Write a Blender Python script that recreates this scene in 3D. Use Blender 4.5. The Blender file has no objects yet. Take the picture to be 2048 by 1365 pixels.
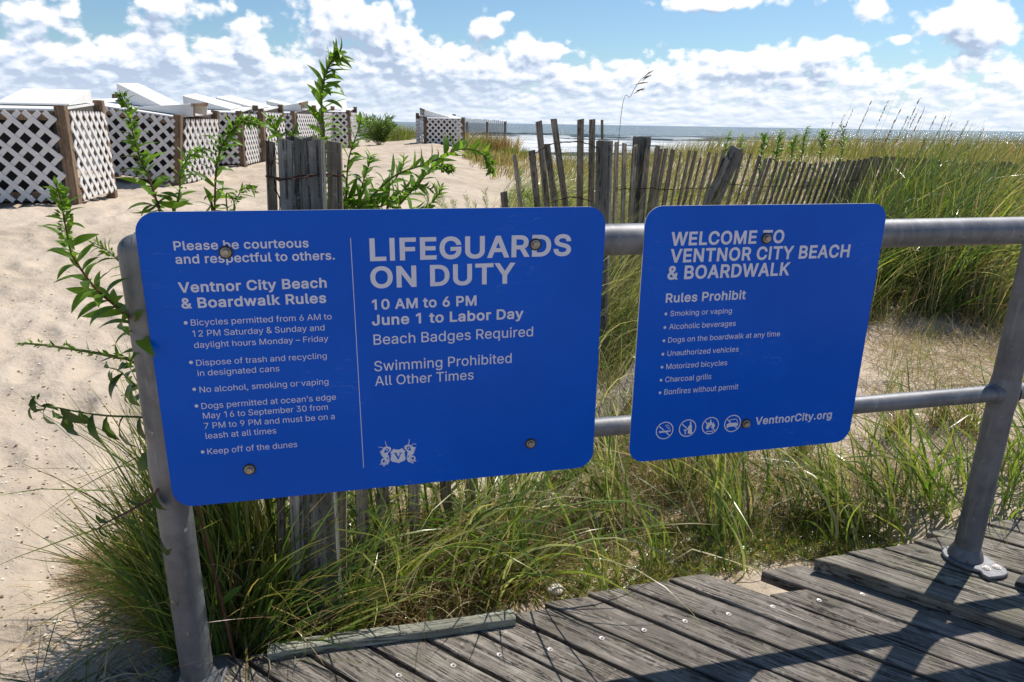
import bpy, bmesh, math, random, os
import numpy as np
from mathutils import Vector, Matrix
random.seed(7); RNG = np.random.default_rng(7)
R = math.radians

# ------------------------------------------------------------------ camera
F_PX, PITCH, ROLL, EYE = 1416.4, 0.29844, 0.015892, 1.2896
scene = bpy.context.scene
col = scene.collection
cam_d = bpy.data.cameras.new('camera'); cam = bpy.data.objects.new('camera', cam_d); col.objects.link(cam)
cam_d.sensor_width = 36; cam_d.lens = F_PX * 36 / 2048; cam_d.clip_start = .05; cam_d.clip_end = 20000
CF = np.array([0, math.cos(PITCH), -math.sin(PITCH)]); CU0 = np.array([0, math.sin(PITCH), math.cos(PITCH)]); CR0 = np.array([1., 0, 0])
CR = CR0 * math.cos(ROLL) + CU0 * math.sin(ROLL); CU = -CR0 * math.sin(ROLL) + CU0 * math.cos(ROLL)
EYEP = np.array([0, 0, EYE])
cam.matrix_world = Matrix(((CR[0], CU[0], -CF[0], 0), (CR[1], CU[1], -CF[1], 0), (CR[2], CU[2], -CF[2], EYE), (0, 0, 0, 1)))
scene.camera = cam
# ------------------------------------------------------------------ light
SUN_EL, SUN_AZ = R(55.5), R(44.7)             # azimuth from +Y towards +X
scene.view_settings.view_transform = 'Standard'; scene.view_settings.look = 'None'
scene.view_settings.exposure = 0.12; scene.view_settings.gamma = 1.0; scene.view_settings.use_curve_mapping = False
sun_d = bpy.data.lights.new('sun', 'SUN'); sun = bpy.data.objects.new('sun', sun_d); col.objects.link(sun)
sun_d.energy = 5.0; sun_d.angle = R(.5); sun_d.color = (1, .95, .87)
SUNV = Vector((math.cos(SUN_EL) * math.sin(SUN_AZ), math.cos(SUN_EL) * math.cos(SUN_AZ), math.sin(SUN_EL)))
sun.rotation_euler = SUNV.to_track_quat('Z', 'Y').to_euler(); sun.location = (6, 6, 12)

def pix_ray(x, y):
    return CF + CR * (x - 1024) / F_PX - CU * (y - 682.5) / F_PX
def pix_dir(x, y):
    d = pix_ray(x, y); return math.atan2(d[0], d[1]), math.atan2(d[2], math.hypot(d[0], d[1]))

# ------------------------------------------------------------------ node helper
class NT:
    def __init__(s, tree): s.t = tree; s.n = tree.nodes; s.l = tree.links
    def node(s, typ, **kw):
        nd = s.n.new(typ)
        for k, v in kw.items(): setattr(nd, k, v)
        return nd
    def put(s, sock, v):
        if v is None: return
        if hasattr(v, 'is_output'): s.l.new(v, sock)
        else: sock.default_value = v
    def math(s, op, a, b=None, c=None, clamp=False):
        nd = s.node('ShaderNodeMath', operation=op, use_clamp=clamp)
        s.put(nd.inputs[0], a); s.put(nd.inputs[1], b); s.put(nd.inputs[2], c); return nd.outputs[0]
    def mix(s, f, a, b, blend='MIX'):
        nd = s.node('ShaderNodeMix', data_type='RGBA', blend_type=blend)
        s.put(nd.inputs[0], f); s.put(nd.inputs[6], a if hasattr(a, 'is_output') else (*a, 1)); s.put(nd.inputs[7], b if hasattr(b, 'is_output') else (*b, 1)); return nd.outputs[2]
    def noise(s, vec, scale, detail=4, rough=.55, dist=0., out=0):
        nd = s.node('ShaderNodeTexNoise'); s.put(nd.inputs['Vector'], vec); nd.inputs['Scale'].default_value = scale
        nd.inputs['Detail'].default_value = detail; nd.inputs['Roughness'].default_value = rough; nd.inputs['Distortion'].default_value = dist
        return nd.outputs[out]
    def ramp(s, f, stops):
        nd = s.node('ShaderNodeValToRGB'); s.put(nd.inputs[0], f); e = nd.color_ramp.elements
        while len(e) < len(stops): e.new(.5)
        for k, (p, c) in enumerate(stops):
            e[k].position = p; e[k].color = (*c, 1) if len(c) == 3 else c
        return nd.outputs[0]
    def sstep(s, v, a, b):
        nd = s.node('ShaderNodeMapRange', interpolation_type='SMOOTHSTEP'); s.put(nd.inputs[0], v)
        s.put(nd.inputs[1], a); s.put(nd.inputs[2], b); return nd.outputs[0]
    def mapping(s, vec, scale=(1, 1, 1), loc=(0, 0, 0), rot=(0, 0, 0)):
        nd = s.node('ShaderNodeMapping'); s.put(nd.inputs[0], vec); nd.inputs['Scale'].default_value = scale
        nd.inputs['Location'].default_value = loc; nd.inputs['Rotation'].default_value = rot; return nd.outputs[0]
    def bump(s, h, strength=.5, dist=.01, normal=None):
        nd = s.node('ShaderNodeBump'); nd.inputs['Strength'].default_value = strength; nd.inputs['Distance'].default_value = dist
        s.put(nd.inputs['Height'], h); s.put(nd.inputs['Normal'], normal); return nd.outputs[0]

# ------------------------------------------------------------------ world: sky with cumulus
world = bpy.data.worlds.new('World'); scene.world = world; world.use_nodes = True
W = NT(world.node_tree); W.n.clear()
grp = bpy.data.node_groups.new('cloud_density', 'ShaderNodeTree')
grp.interface.new_socket('az', in_out='INPUT', socket_type='NodeSocketFloat')
grp.interface.new_socket('el', in_out='INPUT', socket_type='NodeSocketFloat')
grp.interface.new_socket('d', in_out='OUTPUT', socket_type='NodeSocketFloat')
G = NT(grp); gi = G.node('NodeGroupInput'); go = G.node('NodeGroupOutput')
gaz, gel = gi.outputs[0], gi.outputs[1]
elp = G.math('MAXIMUM', gel, 0.0)
lv = G.math('LOGARITHM', G.math('ADD', elp, .035), 2.71828)
sc_u = G.math('ADD', 1.0, G.math('DIVIDE', .05, G.math('ADD', elp, .03)))
cv = G.node('ShaderNodeCombineXYZ'); G.put(cv.inputs[0], G.math('MULTIPLY', gaz, 9.0)); G.put(cv.inputs[1], G.math('MULTIPLY', lv, 2.6)); cv.inputs[2].default_value = 3.7
cv2 = G.node('ShaderNodeCombineXYZ'); G.put(cv2.inputs[0], G.math('MULTIPLY', gaz, 34.0)); G.put(cv2.inputs[1], G.math('MULTIPLY', lv, 5.6)); cv2.inputs[2].default_value = 9.1
n1 = G.noise(cv.outputs[0], 1.0, 6, .58, .15)
n2 = G.noise(cv2.outputs[0], 1.0, 7, .62, .3)
wl = G.sstep(elp, .02, .11)                     # large shapes high up, small ones low down
nn = G.math('ADD', G.math('MULTIPLY', n1, G.math('ADD', .30, G.math('MULTIPLY', wl, .36))), G.math('MULTIPLY', n2, G.math('SUBTRACT', .70, G.math('MULTIPLY', wl, .36))))
# coverage by elevation (thick low down, broken higher)
cov = G.ramp(G.math('MULTIPLY', elp, 4.0), [(0.0, (.34,) * 3), (.12, (.29,) * 3), (.26, (.21,) * 3), (.36, (.10,) * 3), (.50, (.0,) * 3), (.8, (.0,) * 3), (1, (-.05,) * 3)])
acc = cov
BL = [(250, 120, 340, 75, .10), (620, 160, 300, 55, .07), (1150, 165, 450, 45, .05),  # x, y, half width, half height (photograph pixels at full size), weight
    (60, 15, 110, 34, .34), (315, 10, 75, 38, .34), (160, 110, 170, 50, .12), (330, 90, 130, 45, .14), (490, 75, 48, 45, .30), (700, 45, 130, 55, .34), (430, 15, 60, 22, .16),
    (880, 120, 150, 45, .16), (968, 52, 38, 26, .40), (1110, 95, 95, 45, .20), (1015, 30, 20, 12, .3), (1440, 5, 150, 20, .40),
    (1745, 18, 50, 32, .36), (1500, 120, 190, 32, .22), (1680, 95, 45, 30, .26), (1960, 45, 90, 55, .38), (1930, 120, 90, 35, .14), (1800, 78, 25, 12, .22),
    (1250, 60, 150, 45, -.22), (1600, 50, 110, 28, -.22), (890, 40, 40, 40, -.22), (570, 50, 40, 35, -.10), (190, 40, 60, 30, -.12), (1870, 100, 50, 30, -.10), (1190, 130, 60, 20, -.08)]
for bx_, by_, bw, bh, wt in BL:
    a0, e0 = pix_dir(bx_, by_); a1, _ = pix_dir(bx_ + bw, by_); _, e1 = pix_dir(bx_, by_ - bh)
    dx = G.math('DIVIDE', G.math('SUBTRACT', gaz, a0), a1 - a0); dy = G.math('DIVIDE', G.math('SUBTRACT', gel, e0), e1 - e0)
    q = G.math('ADD', G.math('MULTIPLY', dx, dx), G.math('MULTIPLY', dy, dy))
    acc = G.math('ADD', acc, G.math('MULTIPLY', G.math('EXPONENT', G.math('MULTIPLY', q, -1.0)), wt))
vr = G.node('ShaderNodeTexVoronoi', feature='F1'); G.put(vr.inputs['Vector'], G.mix(.05, cv2.outputs[0], G.node('ShaderNodeTexNoise').outputs[1])); vr.inputs['Scale'].default_value = 1.3; vr.inputs['Detail'].default_value = 1.0
vn = [n_ for n_ in grp.nodes if n_.bl_idname == 'ShaderNodeTexNoise'][-1]; G.put(vn.inputs['Vector'], cv2.outputs[0]); vn.inputs['Scale'].default_value = 2.5; vn.inputs['Detail'].default_value = 2
billow = G.math('MULTIPLY', G.math('SUBTRACT', .50, vr.outputs['Distance']), .22)
dens = G.math('ADD', G.math('ADD', G.math('SUBTRACT', nn, .60), acc), billow)
G.l.new(dens, go.inputs[0])
tc = W.node('ShaderNodeTexCoord'); sp = W.node('ShaderNodeSeparateXYZ'); W.l.new(tc.outputs['Generated'], sp.inputs[0])
w_az = W.math('ARCTAN2', sp.outputs[0], sp.outputs[1]); w_el = W.math('ARCSINE', sp.outputs[2])
def cloud(daz, de):
    g = W.node('ShaderNodeGroup'); g.node_tree = grp
    W.put(g.inputs[0], W.math('ADD', w_az, daz)); W.put(g.inputs[1], W.math('ADD', w_el, de)); return g.outputs[0]
sc_e = W.math('ADD', W.math('MAXIMUM', w_el, 0.0), .03)
d0 = cloud(0, 0); d1 = cloud(W.math('MULTIPLY', sc_e, .05), W.math('MULTIPLY', sc_e, .085)); d2 = cloud(W.math('MULTIPLY', sc_e, .03), W.math('MULTIPLY', sc_e, .24))
alpha = W.sstep(d0, -.035, .10)
alpha = W.math('MULTIPLY', alpha, W.sstep(w_el, -.012, .004))
lit = W.math('ADD', .80, W.math('MULTIPLY', W.math('SUBTRACT', d0, d1), 4.0)); lit = W.math('SUBTRACT', lit, W.math('MULTIPLY', W.math('MAXIMUM', d2, 0.0), 2.7))
lit = W.math('ADD', lit, W.math('MULTIPLY', W.math('SUBTRACT', W.sstep(w_az, -.4, .5), .5), .34))
lit = W.math('ADD', W.math('MULTIPLY', W.math('SUBTRACT', lit, .62), W.math('ADD', .5, W.math('MULTIPLY', W.sstep(w_el, .0, .09), .5))), .62)
lit = W.math('MAXIMUM', W.math('MINIMUM', lit, 1.0), 0.0)
ccol = W.ramp(lit, [(0.0, (4.8, 5.9, 7.8)), (.3, (7.0, 8.1, 9.8)), (.62, (9.6, 10.1, 10.9)), (1, (12.2, 12.2, 12.2))])
sky = W.node('ShaderNodeTexSky', sky_type='NISHITA'); sky.sun_disc = False; sky.sun_elevation = SUN_EL; sky.sun_rotation = SUN_AZ
sky.air_density = 1.0; sky.dust_density = .4; sky.ozone_density = 2.5
hz = W.sstep(w_el, .09, -.005)
skyc = W.mix(1.0, sky.outputs[0], (.90, 1.08, 1.20), 'MULTIPLY')
skyc = W.mix(W.math('MULTIPLY', hz, .85), skyc, (7.0, 8.6, 10.2))
ccol2 = W.mix(W.math('MULTIPLY', hz, .5), ccol, (8.3, 9.3, 10.6))
fin = W.mix(alpha, skyc, ccol2)
bg = W.node('ShaderNodeBackground'); W.l.new(fin, bg.inputs[0]); bg.inputs[1].default_value = .088
wo = W.node('ShaderNodeOutputWorld'); W.l.new(bg.outputs[0], wo.inputs[0])

# ------------------------------------------------------------------ unprojection and terrain
def smooth(a, b, x):
    t = np.clip((np.asarray(x, float) - a) / (b - a), 0, 1); return t * t * (3 - 2 * t)
_P = RNG.random((256, 256))
def vnoise(x, y):
    x = np.asarray(x, float); y = np.asarray(y, float); xi = np.floor(x).astype(int); yi = np.floor(y).astype(int)
    fx = x - xi; fy = y - yi; fx = fx * fx * (3 - 2 * fx); fy = fy * fy * (3 - 2 * fy)
    g = lambda i, j: _P[i & 255, j & 255]
    return (g(xi, yi) * (1 - fx) + g(xi + 1, yi) * fx) * (1 - fy) + (g(xi, yi + 1) * (1 - fx) + g(xi + 1, yi + 1) * fx) * fy - .5
def gz(x, y):
    x = np.asarray(x, float); y = np.asarray(y, float); r = np.hypot(x, y)
    wl_ = smooth(.6, -1.2, x + .06 * y)                       # 1 on the sandy left, 0 on the dune right
    left = -.14 + .62 * smooth(1.0, 7.6, r) + .16 * smooth(9, 22, r)
    right = -.17 + .10 * smooth(2, 3.2, y) + .42 * smooth(4, 9, y)
    z = left * wl_ + right * (1 - wl_)
    z = z + .14 * np.exp(-((x + 2.3) / 1.2) ** 2 - ((y - 24) / 4) ** 2)
    # low hump of blown sand caught by the fence
    z = z + .10 * np.exp(-((x - 1.9) / .9) ** 2 - ((y - 3.9) / .7) ** 2)
    edge = 27 - 11 * smooth(-.6, 1.3, x)                       # the dune falls to the beach
    z = z - 3.6 * smooth(0, 26, y - edge) - 1.2 * smooth(30, 60, y - edge)
    z = z + .46 * smooth(1.6, 4.5, x) * smooth(6, 10, y) * smooth(22, 13, y)
    # hollow below the deck
    z = z - .16 * smooth(1.0, .5, r)
    return z
def relief(x, y):
    r = np.hypot(x, y); a = smooth(60, 20, r)
    n = .050 * vnoise(x * .9, y * .9) + .042 * vnoise(x * 2.3 + 9, y * 2.3)
    n2 = vnoise(x * 5.2 + 3, y * 5.2 + 8); n = n + .042 * (np.minimum(n2, .10) - .1)
    n3 = vnoise(x * 11 + 30, y * 11); n = n + .020 * np.minimum(n3, .08) + .004 * vnoise(x * 27, y * 27)
    # footprints: one dented print in most cells of a jittered grid, on the open sand
    m = smooth(.2, -.5, x + .03 * y) * smooth(26, 18, r); c = .30; d = np.zeros_like(r)
    ix = np.floor(x / c).astype(int); iy = np.floor(y / c).astype(int)
    for du in (-1, 0, 1):
        for dv in (-1, 0, 1):
            i = ix + du; j = iy + dv; h1 = _P[i & 255, j & 255]; h2 = _P[(i + 71) & 255, (j + 13) & 255]; h3 = _P[(i + 7) & 255, (j + 131) & 255]; h4 = _P[(i + 33) & 255, (j + 57) & 255]
            px_ = x - (i + h1) * c; py_ = y - (j + h2) * c; an = 1.57 + (h3 - .5) * 2.2; ca, sa = np.cos(an), np.sin(an); u = (px_ * ca + py_ * sa) / .125; v = (-px_ * sa + py_ * ca) / .058; q = u * u + v * v
            d = d + (h4 > .30) * (.012 + .020 * h4) * (-np.exp(-q * 1.3) + .45 * np.exp(-((np.sqrt(q) - 1.45) / .38) ** 2))
    return n * a + d * m
def ground(x, y): return gz(x, y) + relief(x, y)
def on_ground(px, py, tmin=1.0, tmax=60):
    d = pix_ray(px, py); t = tmin; prev = t
    while t < tmax:
        p = EYEP + d * t
        if p[2] < gz(p[0], p[1]):
            a, b = prev, t
            for _ in range(18):
                m = (a + b) / 2; q = EYEP + d * m
                if q[2] < gz(q[0], q[1]): b = m
                else: a = m
            p = EYEP + d * b; return np.array([p[0], p[1], float(ground(p[0], p[1]))])
        prev = t; t *= 1.01
    p = EYEP + d * tmax; return p
def at(px, py, Y):
    d = pix_ray(px, py); return EYEP + d * (Y / d[1])
def at_r(px, py, D):
    d = pix_ray(px, py); return EYEP + d * (D / math.hypot(d[0], d[1]))
def at_z(px, py, z):
    d = pix_ray(px, py); return EYEP + d * ((z - EYE) / d[2])

# ------------------------------------------------------------------ materials
def new_mat(name):
    m = bpy.data.materials.new(name); m.use_nodes = True; t = NT(m.node_tree); t.n.clear()
    o = t.node('ShaderNodeOutputMaterial'); p = t.node('ShaderNodeBsdfPrincipled'); t.l.new(p.outputs[0], o.inputs[0])
    return m, t, p, o
def coords(t, rnd=True, which='Object'):
    c = t.node('ShaderNodeTexCoord').outputs[which]
    if not rnd: return c
    oi = t.node('ShaderNodeObjectInfo'); v = t.node('ShaderNodeVectorMath', operation='ADD')
    cx = t.node('ShaderNodeCombineXYZ'); t.put(cx.inputs[0], t.math('MULTIPLY', oi.outputs['Random'], 37.0)); t.put(cx.inputs[1], t.math('MULTIPLY', oi.outputs['Random'], 91.0)); t.put(cx.inputs[2], t.math('MULTIPLY', oi.outputs['Random'], 53.0))
    t.l.new(c, v.inputs[0]); t.l.new(cx.outputs[0], v.inputs[1]); return v.outputs[0]
def rndval(t): return t.node('ShaderNodeObjectInfo').outputs['Random']

def mat_sand():
    m, t, p, o = new_mat('sand'); c = coords(t, False)
    big = t.noise(c, 1.3, 5, .6); mid = t.noise(c, 14, 5, .65); fine = t.noise(c, 260, 3, .7); grain = t.noise(c, 900, 2, .8)
    a = t.mix(t.sstep(big, .35, .65), (.46, .375, .285), (.56, .465, .365))
    a = t.mix(t.math('MULTIPLY', t.sstep(mid, .52, .72), .35), a, (.36, .29, .215))
    a = t.mix(t.math('MULTIPLY', t.sstep(grain, .58, .75), .45), a, (.24, .19, .15))
    a = t.mix(t.math('MULTIPLY', t.sstep(fine, .6, .75), .35), a, (.72, .64, .55))
    sp_ = t.node('ShaderNodeSeparateXYZ'); t.l.new(c, sp_.inputs[0])
    # reddish weed litter on the path far off
    lit_ = t.math('MULTIPLY', t.sstep(t.noise(t.mapping(c, (.5, 2.0, 1)), 1.6, 5, .65), .53, .66), t.math('MULTIPLY', t.sstep(sp_.outputs[1], 12.0, 15.0), t.sstep(sp_.outputs[0], -4.2, -2.6)))
    a = t.mix(t.math('MULTIPLY', lit_, .55), a, (.30, .17, .085))
    t.l.new(a, p.inputs['Base Color']); p.inputs['Roughness'].default_value = .95; p.inputs['Specular IOR Level'].default_value = .15
    vo = t.node('ShaderNodeTexVoronoi', feature='SMOOTH_F1'); t.l.new(t.mapping(t.mix(.12, c, t.noise(c, 5, 3, .5, out=1)), (1, 1, .3)), vo.inputs['Vector']); vo.inputs['Scale'].default_value = 8.5
    h = t.math('ADD', t.math('MULTIPLY', t.noise(c, 26, 5, .62), .55), t.math('MULTIPLY', fine, .08)); h = t.math('ADD', h, t.math('MULTIPLY', vo.outputs['Distance'], 1.3)); h = t.math('ADD', h, t.math('MULTIPLY', t.noise(c, 9, 4, .6), .9))
    b = t.bump(h, .75, .022); b = t.bump(grain, .25, .002, b); t.l.new(b, p.inputs['Normal']); return m

def mat_wood(name, base, dark, light, green=.0, axis=0, gscale=1.0, crack=.5):
    """weathered wood: grain runs along the object's local axis"""
    m, t, p, o = new_mat(name); c = coords(t)
    s = [60, 60, 60]; s[axis] = 2.2; g1 = t.noise(t.mapping(c, tuple(v * gscale for v in s)), 1.0, 6, .65, .8)
    s2 = [170, 170, 170]; s2[axis] = 5; g2 = t.noise(t.mapping(c, tuple(v * gscale for v in s2)), 1.0, 4, .7, .3)
    s3 = [26, 26, 26]; s3[axis] = 1.1; g3 = t.noise(t.mapping(c, tuple(v * gscale for v in s3)), 1.0, 5, .6, 1.6)
    pt = t.noise(c, 7 * gscale, 5, .65); pt2 = t.noise(c, 26 * gscale, 5, .7)
    a = t.mix(t.sstep(g1, .33, .66), dark, base); a = t.mix(t.math('MULTIPLY', t.sstep(g2, .42, .68), .6), a, light)
    a = t.mix(t.math('MULTIPLY', t.sstep(pt2, .55, .72), .45), a, tuple(min(1, v * 1.35) for v in light))
    a = t.mix(t.math('MULTIPLY', t.sstep(pt, .40, .62), .62), a, tuple(v * .42 for v in base))
    if green: a = t.mix(t.math('MULTIPLY', t.sstep(t.noise(c, 9 * gscale, 4, .6), .48, .66), green), a, (.16, .17, .055))
    ck = t.sstep(t.math('ABSOLUTE', t.math('SUBTRACT', g3, .5)), .0, .03)           # thin dark checks
    ckm = t.math('MULTIPLY', t.math('SUBTRACT', 1.0, ck), t.math('MULTIPLY', t.sstep(pt2, .42, .58), crack))
    a = t.mix(ckm, a, tuple(v * .22 for v in dark))
    hs = t.math('ADD', .78, t.math('MULTIPLY', rndval(t), .45)); vm = t.node('ShaderNodeVectorMath', operation='SCALE'); t.l.new(a, vm.inputs[0]); t.l.new(hs, vm.inputs['Scale'])
    t.l.new(vm.outputs[0], p.inputs['Base Color']); p.inputs['Roughness'].default_value = .82; p.inputs['Specular IOR Level'].default_value = .25
    h = t.math('ADD', t.math('MULTIPLY', g1, 1.0), t.math('MULTIPLY', g2, .5)); h = t.math('SUBTRACT', h, t.math('MULTIPLY', ckm, 1.6))
    t.l.new(t.bump(h, 1.0, .006), p.inputs['Normal']); return m

def mat_galv():
    m, t, p, o = new_mat('galvanised_steel'); c = coords(t)
    n = t.noise(c, 9, 5, .6); n2 = t.noise(t.mapping(c, (60, 60, 8)), 1, 4, .6); v = t.node('ShaderNodeTexVoronoi'); t.l.new(c, v.inputs['Vector']); v.inputs['Scale'].default_value = 45
    a = t.mix(t.sstep(n, .35, .65), (.115, .117, .128), (.18, .182, .195)); a = t.mix(t.math('MULTIPLY', t.sstep(n2, .5, .75), .4), a, (.30, .30, .31))
    spv = t.node('ShaderNodeSeparateColor'); t.l.new(v.outputs['Color'], spv.inputs[0]); a = t.mix(t.math('MULTIPLY', spv.outputs[0], .14), a, (.36, .36, .38))
    chip = t.sstep(t.noise(c, 16, 4, .65), .69, .71); a = t.mix(t.math('MULTIPLY', chip, .8), a, (.05, .065, .07))
    st = t.sstep(t.noise(c, 23, 4, .6), .67, .75); a = t.mix(t.math('MULTIPLY', st, .6), a, (.62, .62, .63))
    t.l.new(a, p.inputs['Base Color']); p.inputs['Metallic'].default_value = .45
    t.l.new(t.math('ADD', .42, t.math('MULTIPLY', n, .22)), p.inputs['Roughness']); t.l.new(t.bump(t.math('ADD', n2, t.math('MULTIPLY', chip, -1.0)), .25, .001), p.inputs['Normal']); return m

def mat_plain(name, color, rough=.6, metal=0., var=.15, bump=.0, spec=.5, scale=12):
    m, t, p, o = new_mat(name); c = coords(t); n = t.noise(c, scale, 5, .6)
    a = t.mix(t.sstep(n, .3, .7), tuple(v * (1 - var) for v in color), tuple(min(1, v * (1 + var)) for v in color))
    t.l.new(a, p.inputs['Base Color']); p.inputs['Roughness'].default_value = rough; p.inputs['Metallic'].default_value = metal; p.inputs['Specular IOR Level'].default_value = spec
    if bump: t.l.new(t.bump(t.noise(c, scale * 6, 4, .65), bump, .003), p.inputs['Normal'])
    return m

def mat_blue():
    m, t, p, o = new_mat('blue_sign_enamel'); c = coords(t, False); n = t.noise(c, 3, 4, .6); sp_ = t.noise(c, 240, 2, .8); sm = t.noise(t.mapping(c, (3, 3, 9), rot=(0, .5, 0)), 1.6, 5, .6)
    a = t.mix(t.sstep(n, .3, .7), (.0, .092, .56), (.0, .105, .62)); a = t.mix(t.math('MULTIPLY', t.sstep(sp_, .77, .80), .35), a, (.2, .3, .5))
    a = t.mix(t.math('MULTIPLY', t.sstep(t.noise(c, 38, 5, .7), .60, .8), .12), a, (.05, .2, .6)); a = t.mix(t.math('MULTIPLY', t.sstep(t.noise(t.mapping(c, (14, 2.0, 1)), 1.0, 5, .7), .56, .8), .12), a, (.05, .16, .55))
    scr_ = t.sstep(t.math('ABSOLUTE', t.math('SUBTRACT', t.noise(t.mapping(c, (4, 30, 1), rot=(0, 0, .5)), 1.0, 3, .5), .5)), .0, .004); a = t.mix(t.math('MULTIPLY', t.math('SUBTRACT', 1.0, scr_), t.math('MULTIPLY', t.sstep(n, .52, .6), .25)), a, (.25, .35, .6))
    t.l.new(a, p.inputs['Base Color']); t.l.new(t.math('ADD', .10, t.math('MULTIPLY', sm, .22)), p.inputs['Roughness']); p.inputs['Specular IOR Level'].default_value = .13
    t.l.new(t.bump(t.noise(c, 2.2, 3, .5), .08, .02), p.inputs['Normal']); return m

def mat_leafy(name, tint=(1, 1, 1), trans=.45, rough=.38, attr=True, color=(.1, .2, .03), spec=.4):
    m = bpy.data.materials.new(name); m.use_nodes = True; t = NT(m.node_tree); t.n.clear(); o = t.node('ShaderNodeOutputMaterial')
    if attr: cc = t.node('ShaderNodeAttribute', attribute_name='Col').outputs['Color']
    else:
        c = coords(t); r = rndval(t); cc = t.mix(r, tuple(v * .72 for v in color), tuple(v * 1.25 for v in color)); cc = t.mix(t.math('MULTIPLY', t.sstep(t.noise(c, 30, 3, .6), .5, .8), .3), cc, (color[0] * 1.6, color[1] * 1.2, color[2]))
    cc = t.mix(1.0, cc, tint, 'MULTIPLY') if tint != (1, 1, 1) else cc
    p = t.node('ShaderNodeBsdfPrincipled'); t.l.new(cc, p.inputs['Base Color']); p.inputs['Roughness'].default_value = rough; p.inputs['Specular IOR Level'].default_value = spec
    tr = t.node('ShaderNodeBsdfTranslucent'); t.l.new(t.mix(1.0, cc, (1.5, 1.55, .75), 'MULTIPLY'), tr.inputs[0])
    mx = t.node('ShaderNodeMixShader'); mx.inputs[0].default_value = trans; t.l.new(p.outputs[0], mx.inputs[1]); t.l.new(tr.outputs[0], mx.inputs[2]); t.l.new(mx.outputs[0], o.inputs[0]); return m

def mat_sea():
    m, t, p, o = new_mat('sea_water'); c = coords(t, False)
    sp_ = t.node('ShaderNodeSeparateXYZ'); t.l.new(c, sp_.inputs[0]); y = sp_.outputs[1]
    surf = t.sstep(y, 430.0, 150.0)
    st = t.noise(t.mapping(c, (.012, .055, .1)), 1.0, 6, .62, .4); st2 = t.noise(t.mapping(c, (.06, .30, .1)), 1.0, 6, .65, .3)
    f1 = t.sstep(t.math('ADD', t.math('ADD', t.math('MULTIPLY', st, .6), t.math('MULTIPLY', st2, .4)), t.math('MULTIPLY', surf, .17)), .59, .64)
    wc = t.sstep(t.noise(t.mapping(c, (.05, .16, .1)), 1.0, 7, .68), .665, .70)
    foam = t.math('MAXIMUM', t.math('MULTIPLY', f1, surf), t.math('MULTIPLY', wc, .8))
    a = t.mix(t.sstep(st2, .35, .65), (.030, .060, .062), (.055, .10, .10)); a = t.mix(foam, a, (.80, .82, .83))
    t.l.new(a, p.inputs['Base Color']); t.l.new(t.math('ADD', .17, t.math('MULTIPLY', foam, .6)), p.inputs['Roughness']); p.inputs['IOR'].default_value = 1.33
    h = t.math('ADD', t.noise(t.mapping(c, (.25, .6, 1)), 1.0, 7, .68), t.math('MULTIPLY', t.noise(t.mapping(c, (.03, .10, 1)), 1.0, 4, .6), 3.0))
    t.l.new(t.bump(h, 1.0, 1.1), p.inputs['Normal']); return m

M = dict(sand=mat_sand(), galv=mat_galv(), blue=mat_blue(), sea=mat_sea(),
    plank=mat_wood('weathered_plank', (.29, .25, .21), (.085, .069, .055), (.50, .45, .395), .10, 0, 1.0, .75),
    oldplank=mat_wood('old_greenish_plank', (.28, .248, .20), (.058, .049, .038), (.47, .425, .36), .25, 0, .8, .85),
    edge=mat_wood('edge_board_wood', (.30, .30, .235), (.15, .145, .11), (.40, .39, .33), .25, 0, .7, .6),
    slat=mat_wood('grey_slat_wood', (.37, .305, .23), (.16, .125, .09), (.52, .45, .36), .10, 2, 1.0, .7),
    piling=mat_wood('grey_post_wood', (.29, .28, .26), (.11, .104, .092), (.42, .41, .385), .35, 2, .8, .8),
    tan=mat_wood('treated_post_wood', (.27, .185, .12), (.15, .095, .06), (.35, .26, .18), .0, 2, .6, .5),
    white=mat_plain('white_lattice_plastic', (.70, .68, .66), .5, 0, .05, .1, .4, 5),
    lid=mat_plain('white_painted_lid', (.78, .77, .74), .6, 0, .04, .15, .3, 6),
    dark=mat_plain('dark_filler_plastic', (.018, .018, .024), .55, 0, .2, 0, .4),
    letter=mat_plain('reflective_lettering', (.66, .66, .76), .5, 0, .03, 0, .3, 30),
    alu=mat_plain('aluminium_edge', (.70, .70, .70), .4, .5, .05), bolt=mat_plain('bolt_steel', (.34, .30, .25), .42, .7, .25, .2, .5, 90),
    rubber=mat_plain('dark_washer', (.03, .028, .025), .6, .1, .2), screw=mat_plain('bare_screw_metal', (.52, .47, .43), .5, .3, .12, .1, .5, 120),
    rust=mat_plain('rusty_wire', (.055, .028, .018), .85, .3, .4, .3, .3, 60), soil=mat_plain('dark_soil', (.05, .04, .03), .95, 0, .3, .6, .2, 8),
    grass=mat_leafy('beach_grass', tint=(1.25, 1.2, 1.15), trans=.40, rough=.27, spec=.6), straw=mat_leafy('straw', tint=(1.15, 1.15, 1.15), trans=.25, rough=.6, spec=.2),
    leaf=mat_leafy('green_leaf', trans=.52, rough=.38, attr=False, color=(.125, .225, .026)),
    darkleaf=mat_leafy('dark_green_leaf', trans=.35, rough=.35, attr=False, color=(.07, .12, .025)),
    stem=mat_plain('green_stem', (.13, .16, .04), .6, 0, .2, .1, .3), redstem=mat_plain('reddish_stem', (.13, .05, .035), .6, 0, .25, .1, .3),
    stone=mat_plain('pale_stone', (.33, .32, .29), .8, 0, .2, .4, .3, 25), shell=mat_plain('shell', (.72, .66, .56), .55, 0, .15, .2, .4, 40),
    panicle=mat_plain('dry_seed_head', (.20, .14, .085), .85, 0, .3, 0, .2))

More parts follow.
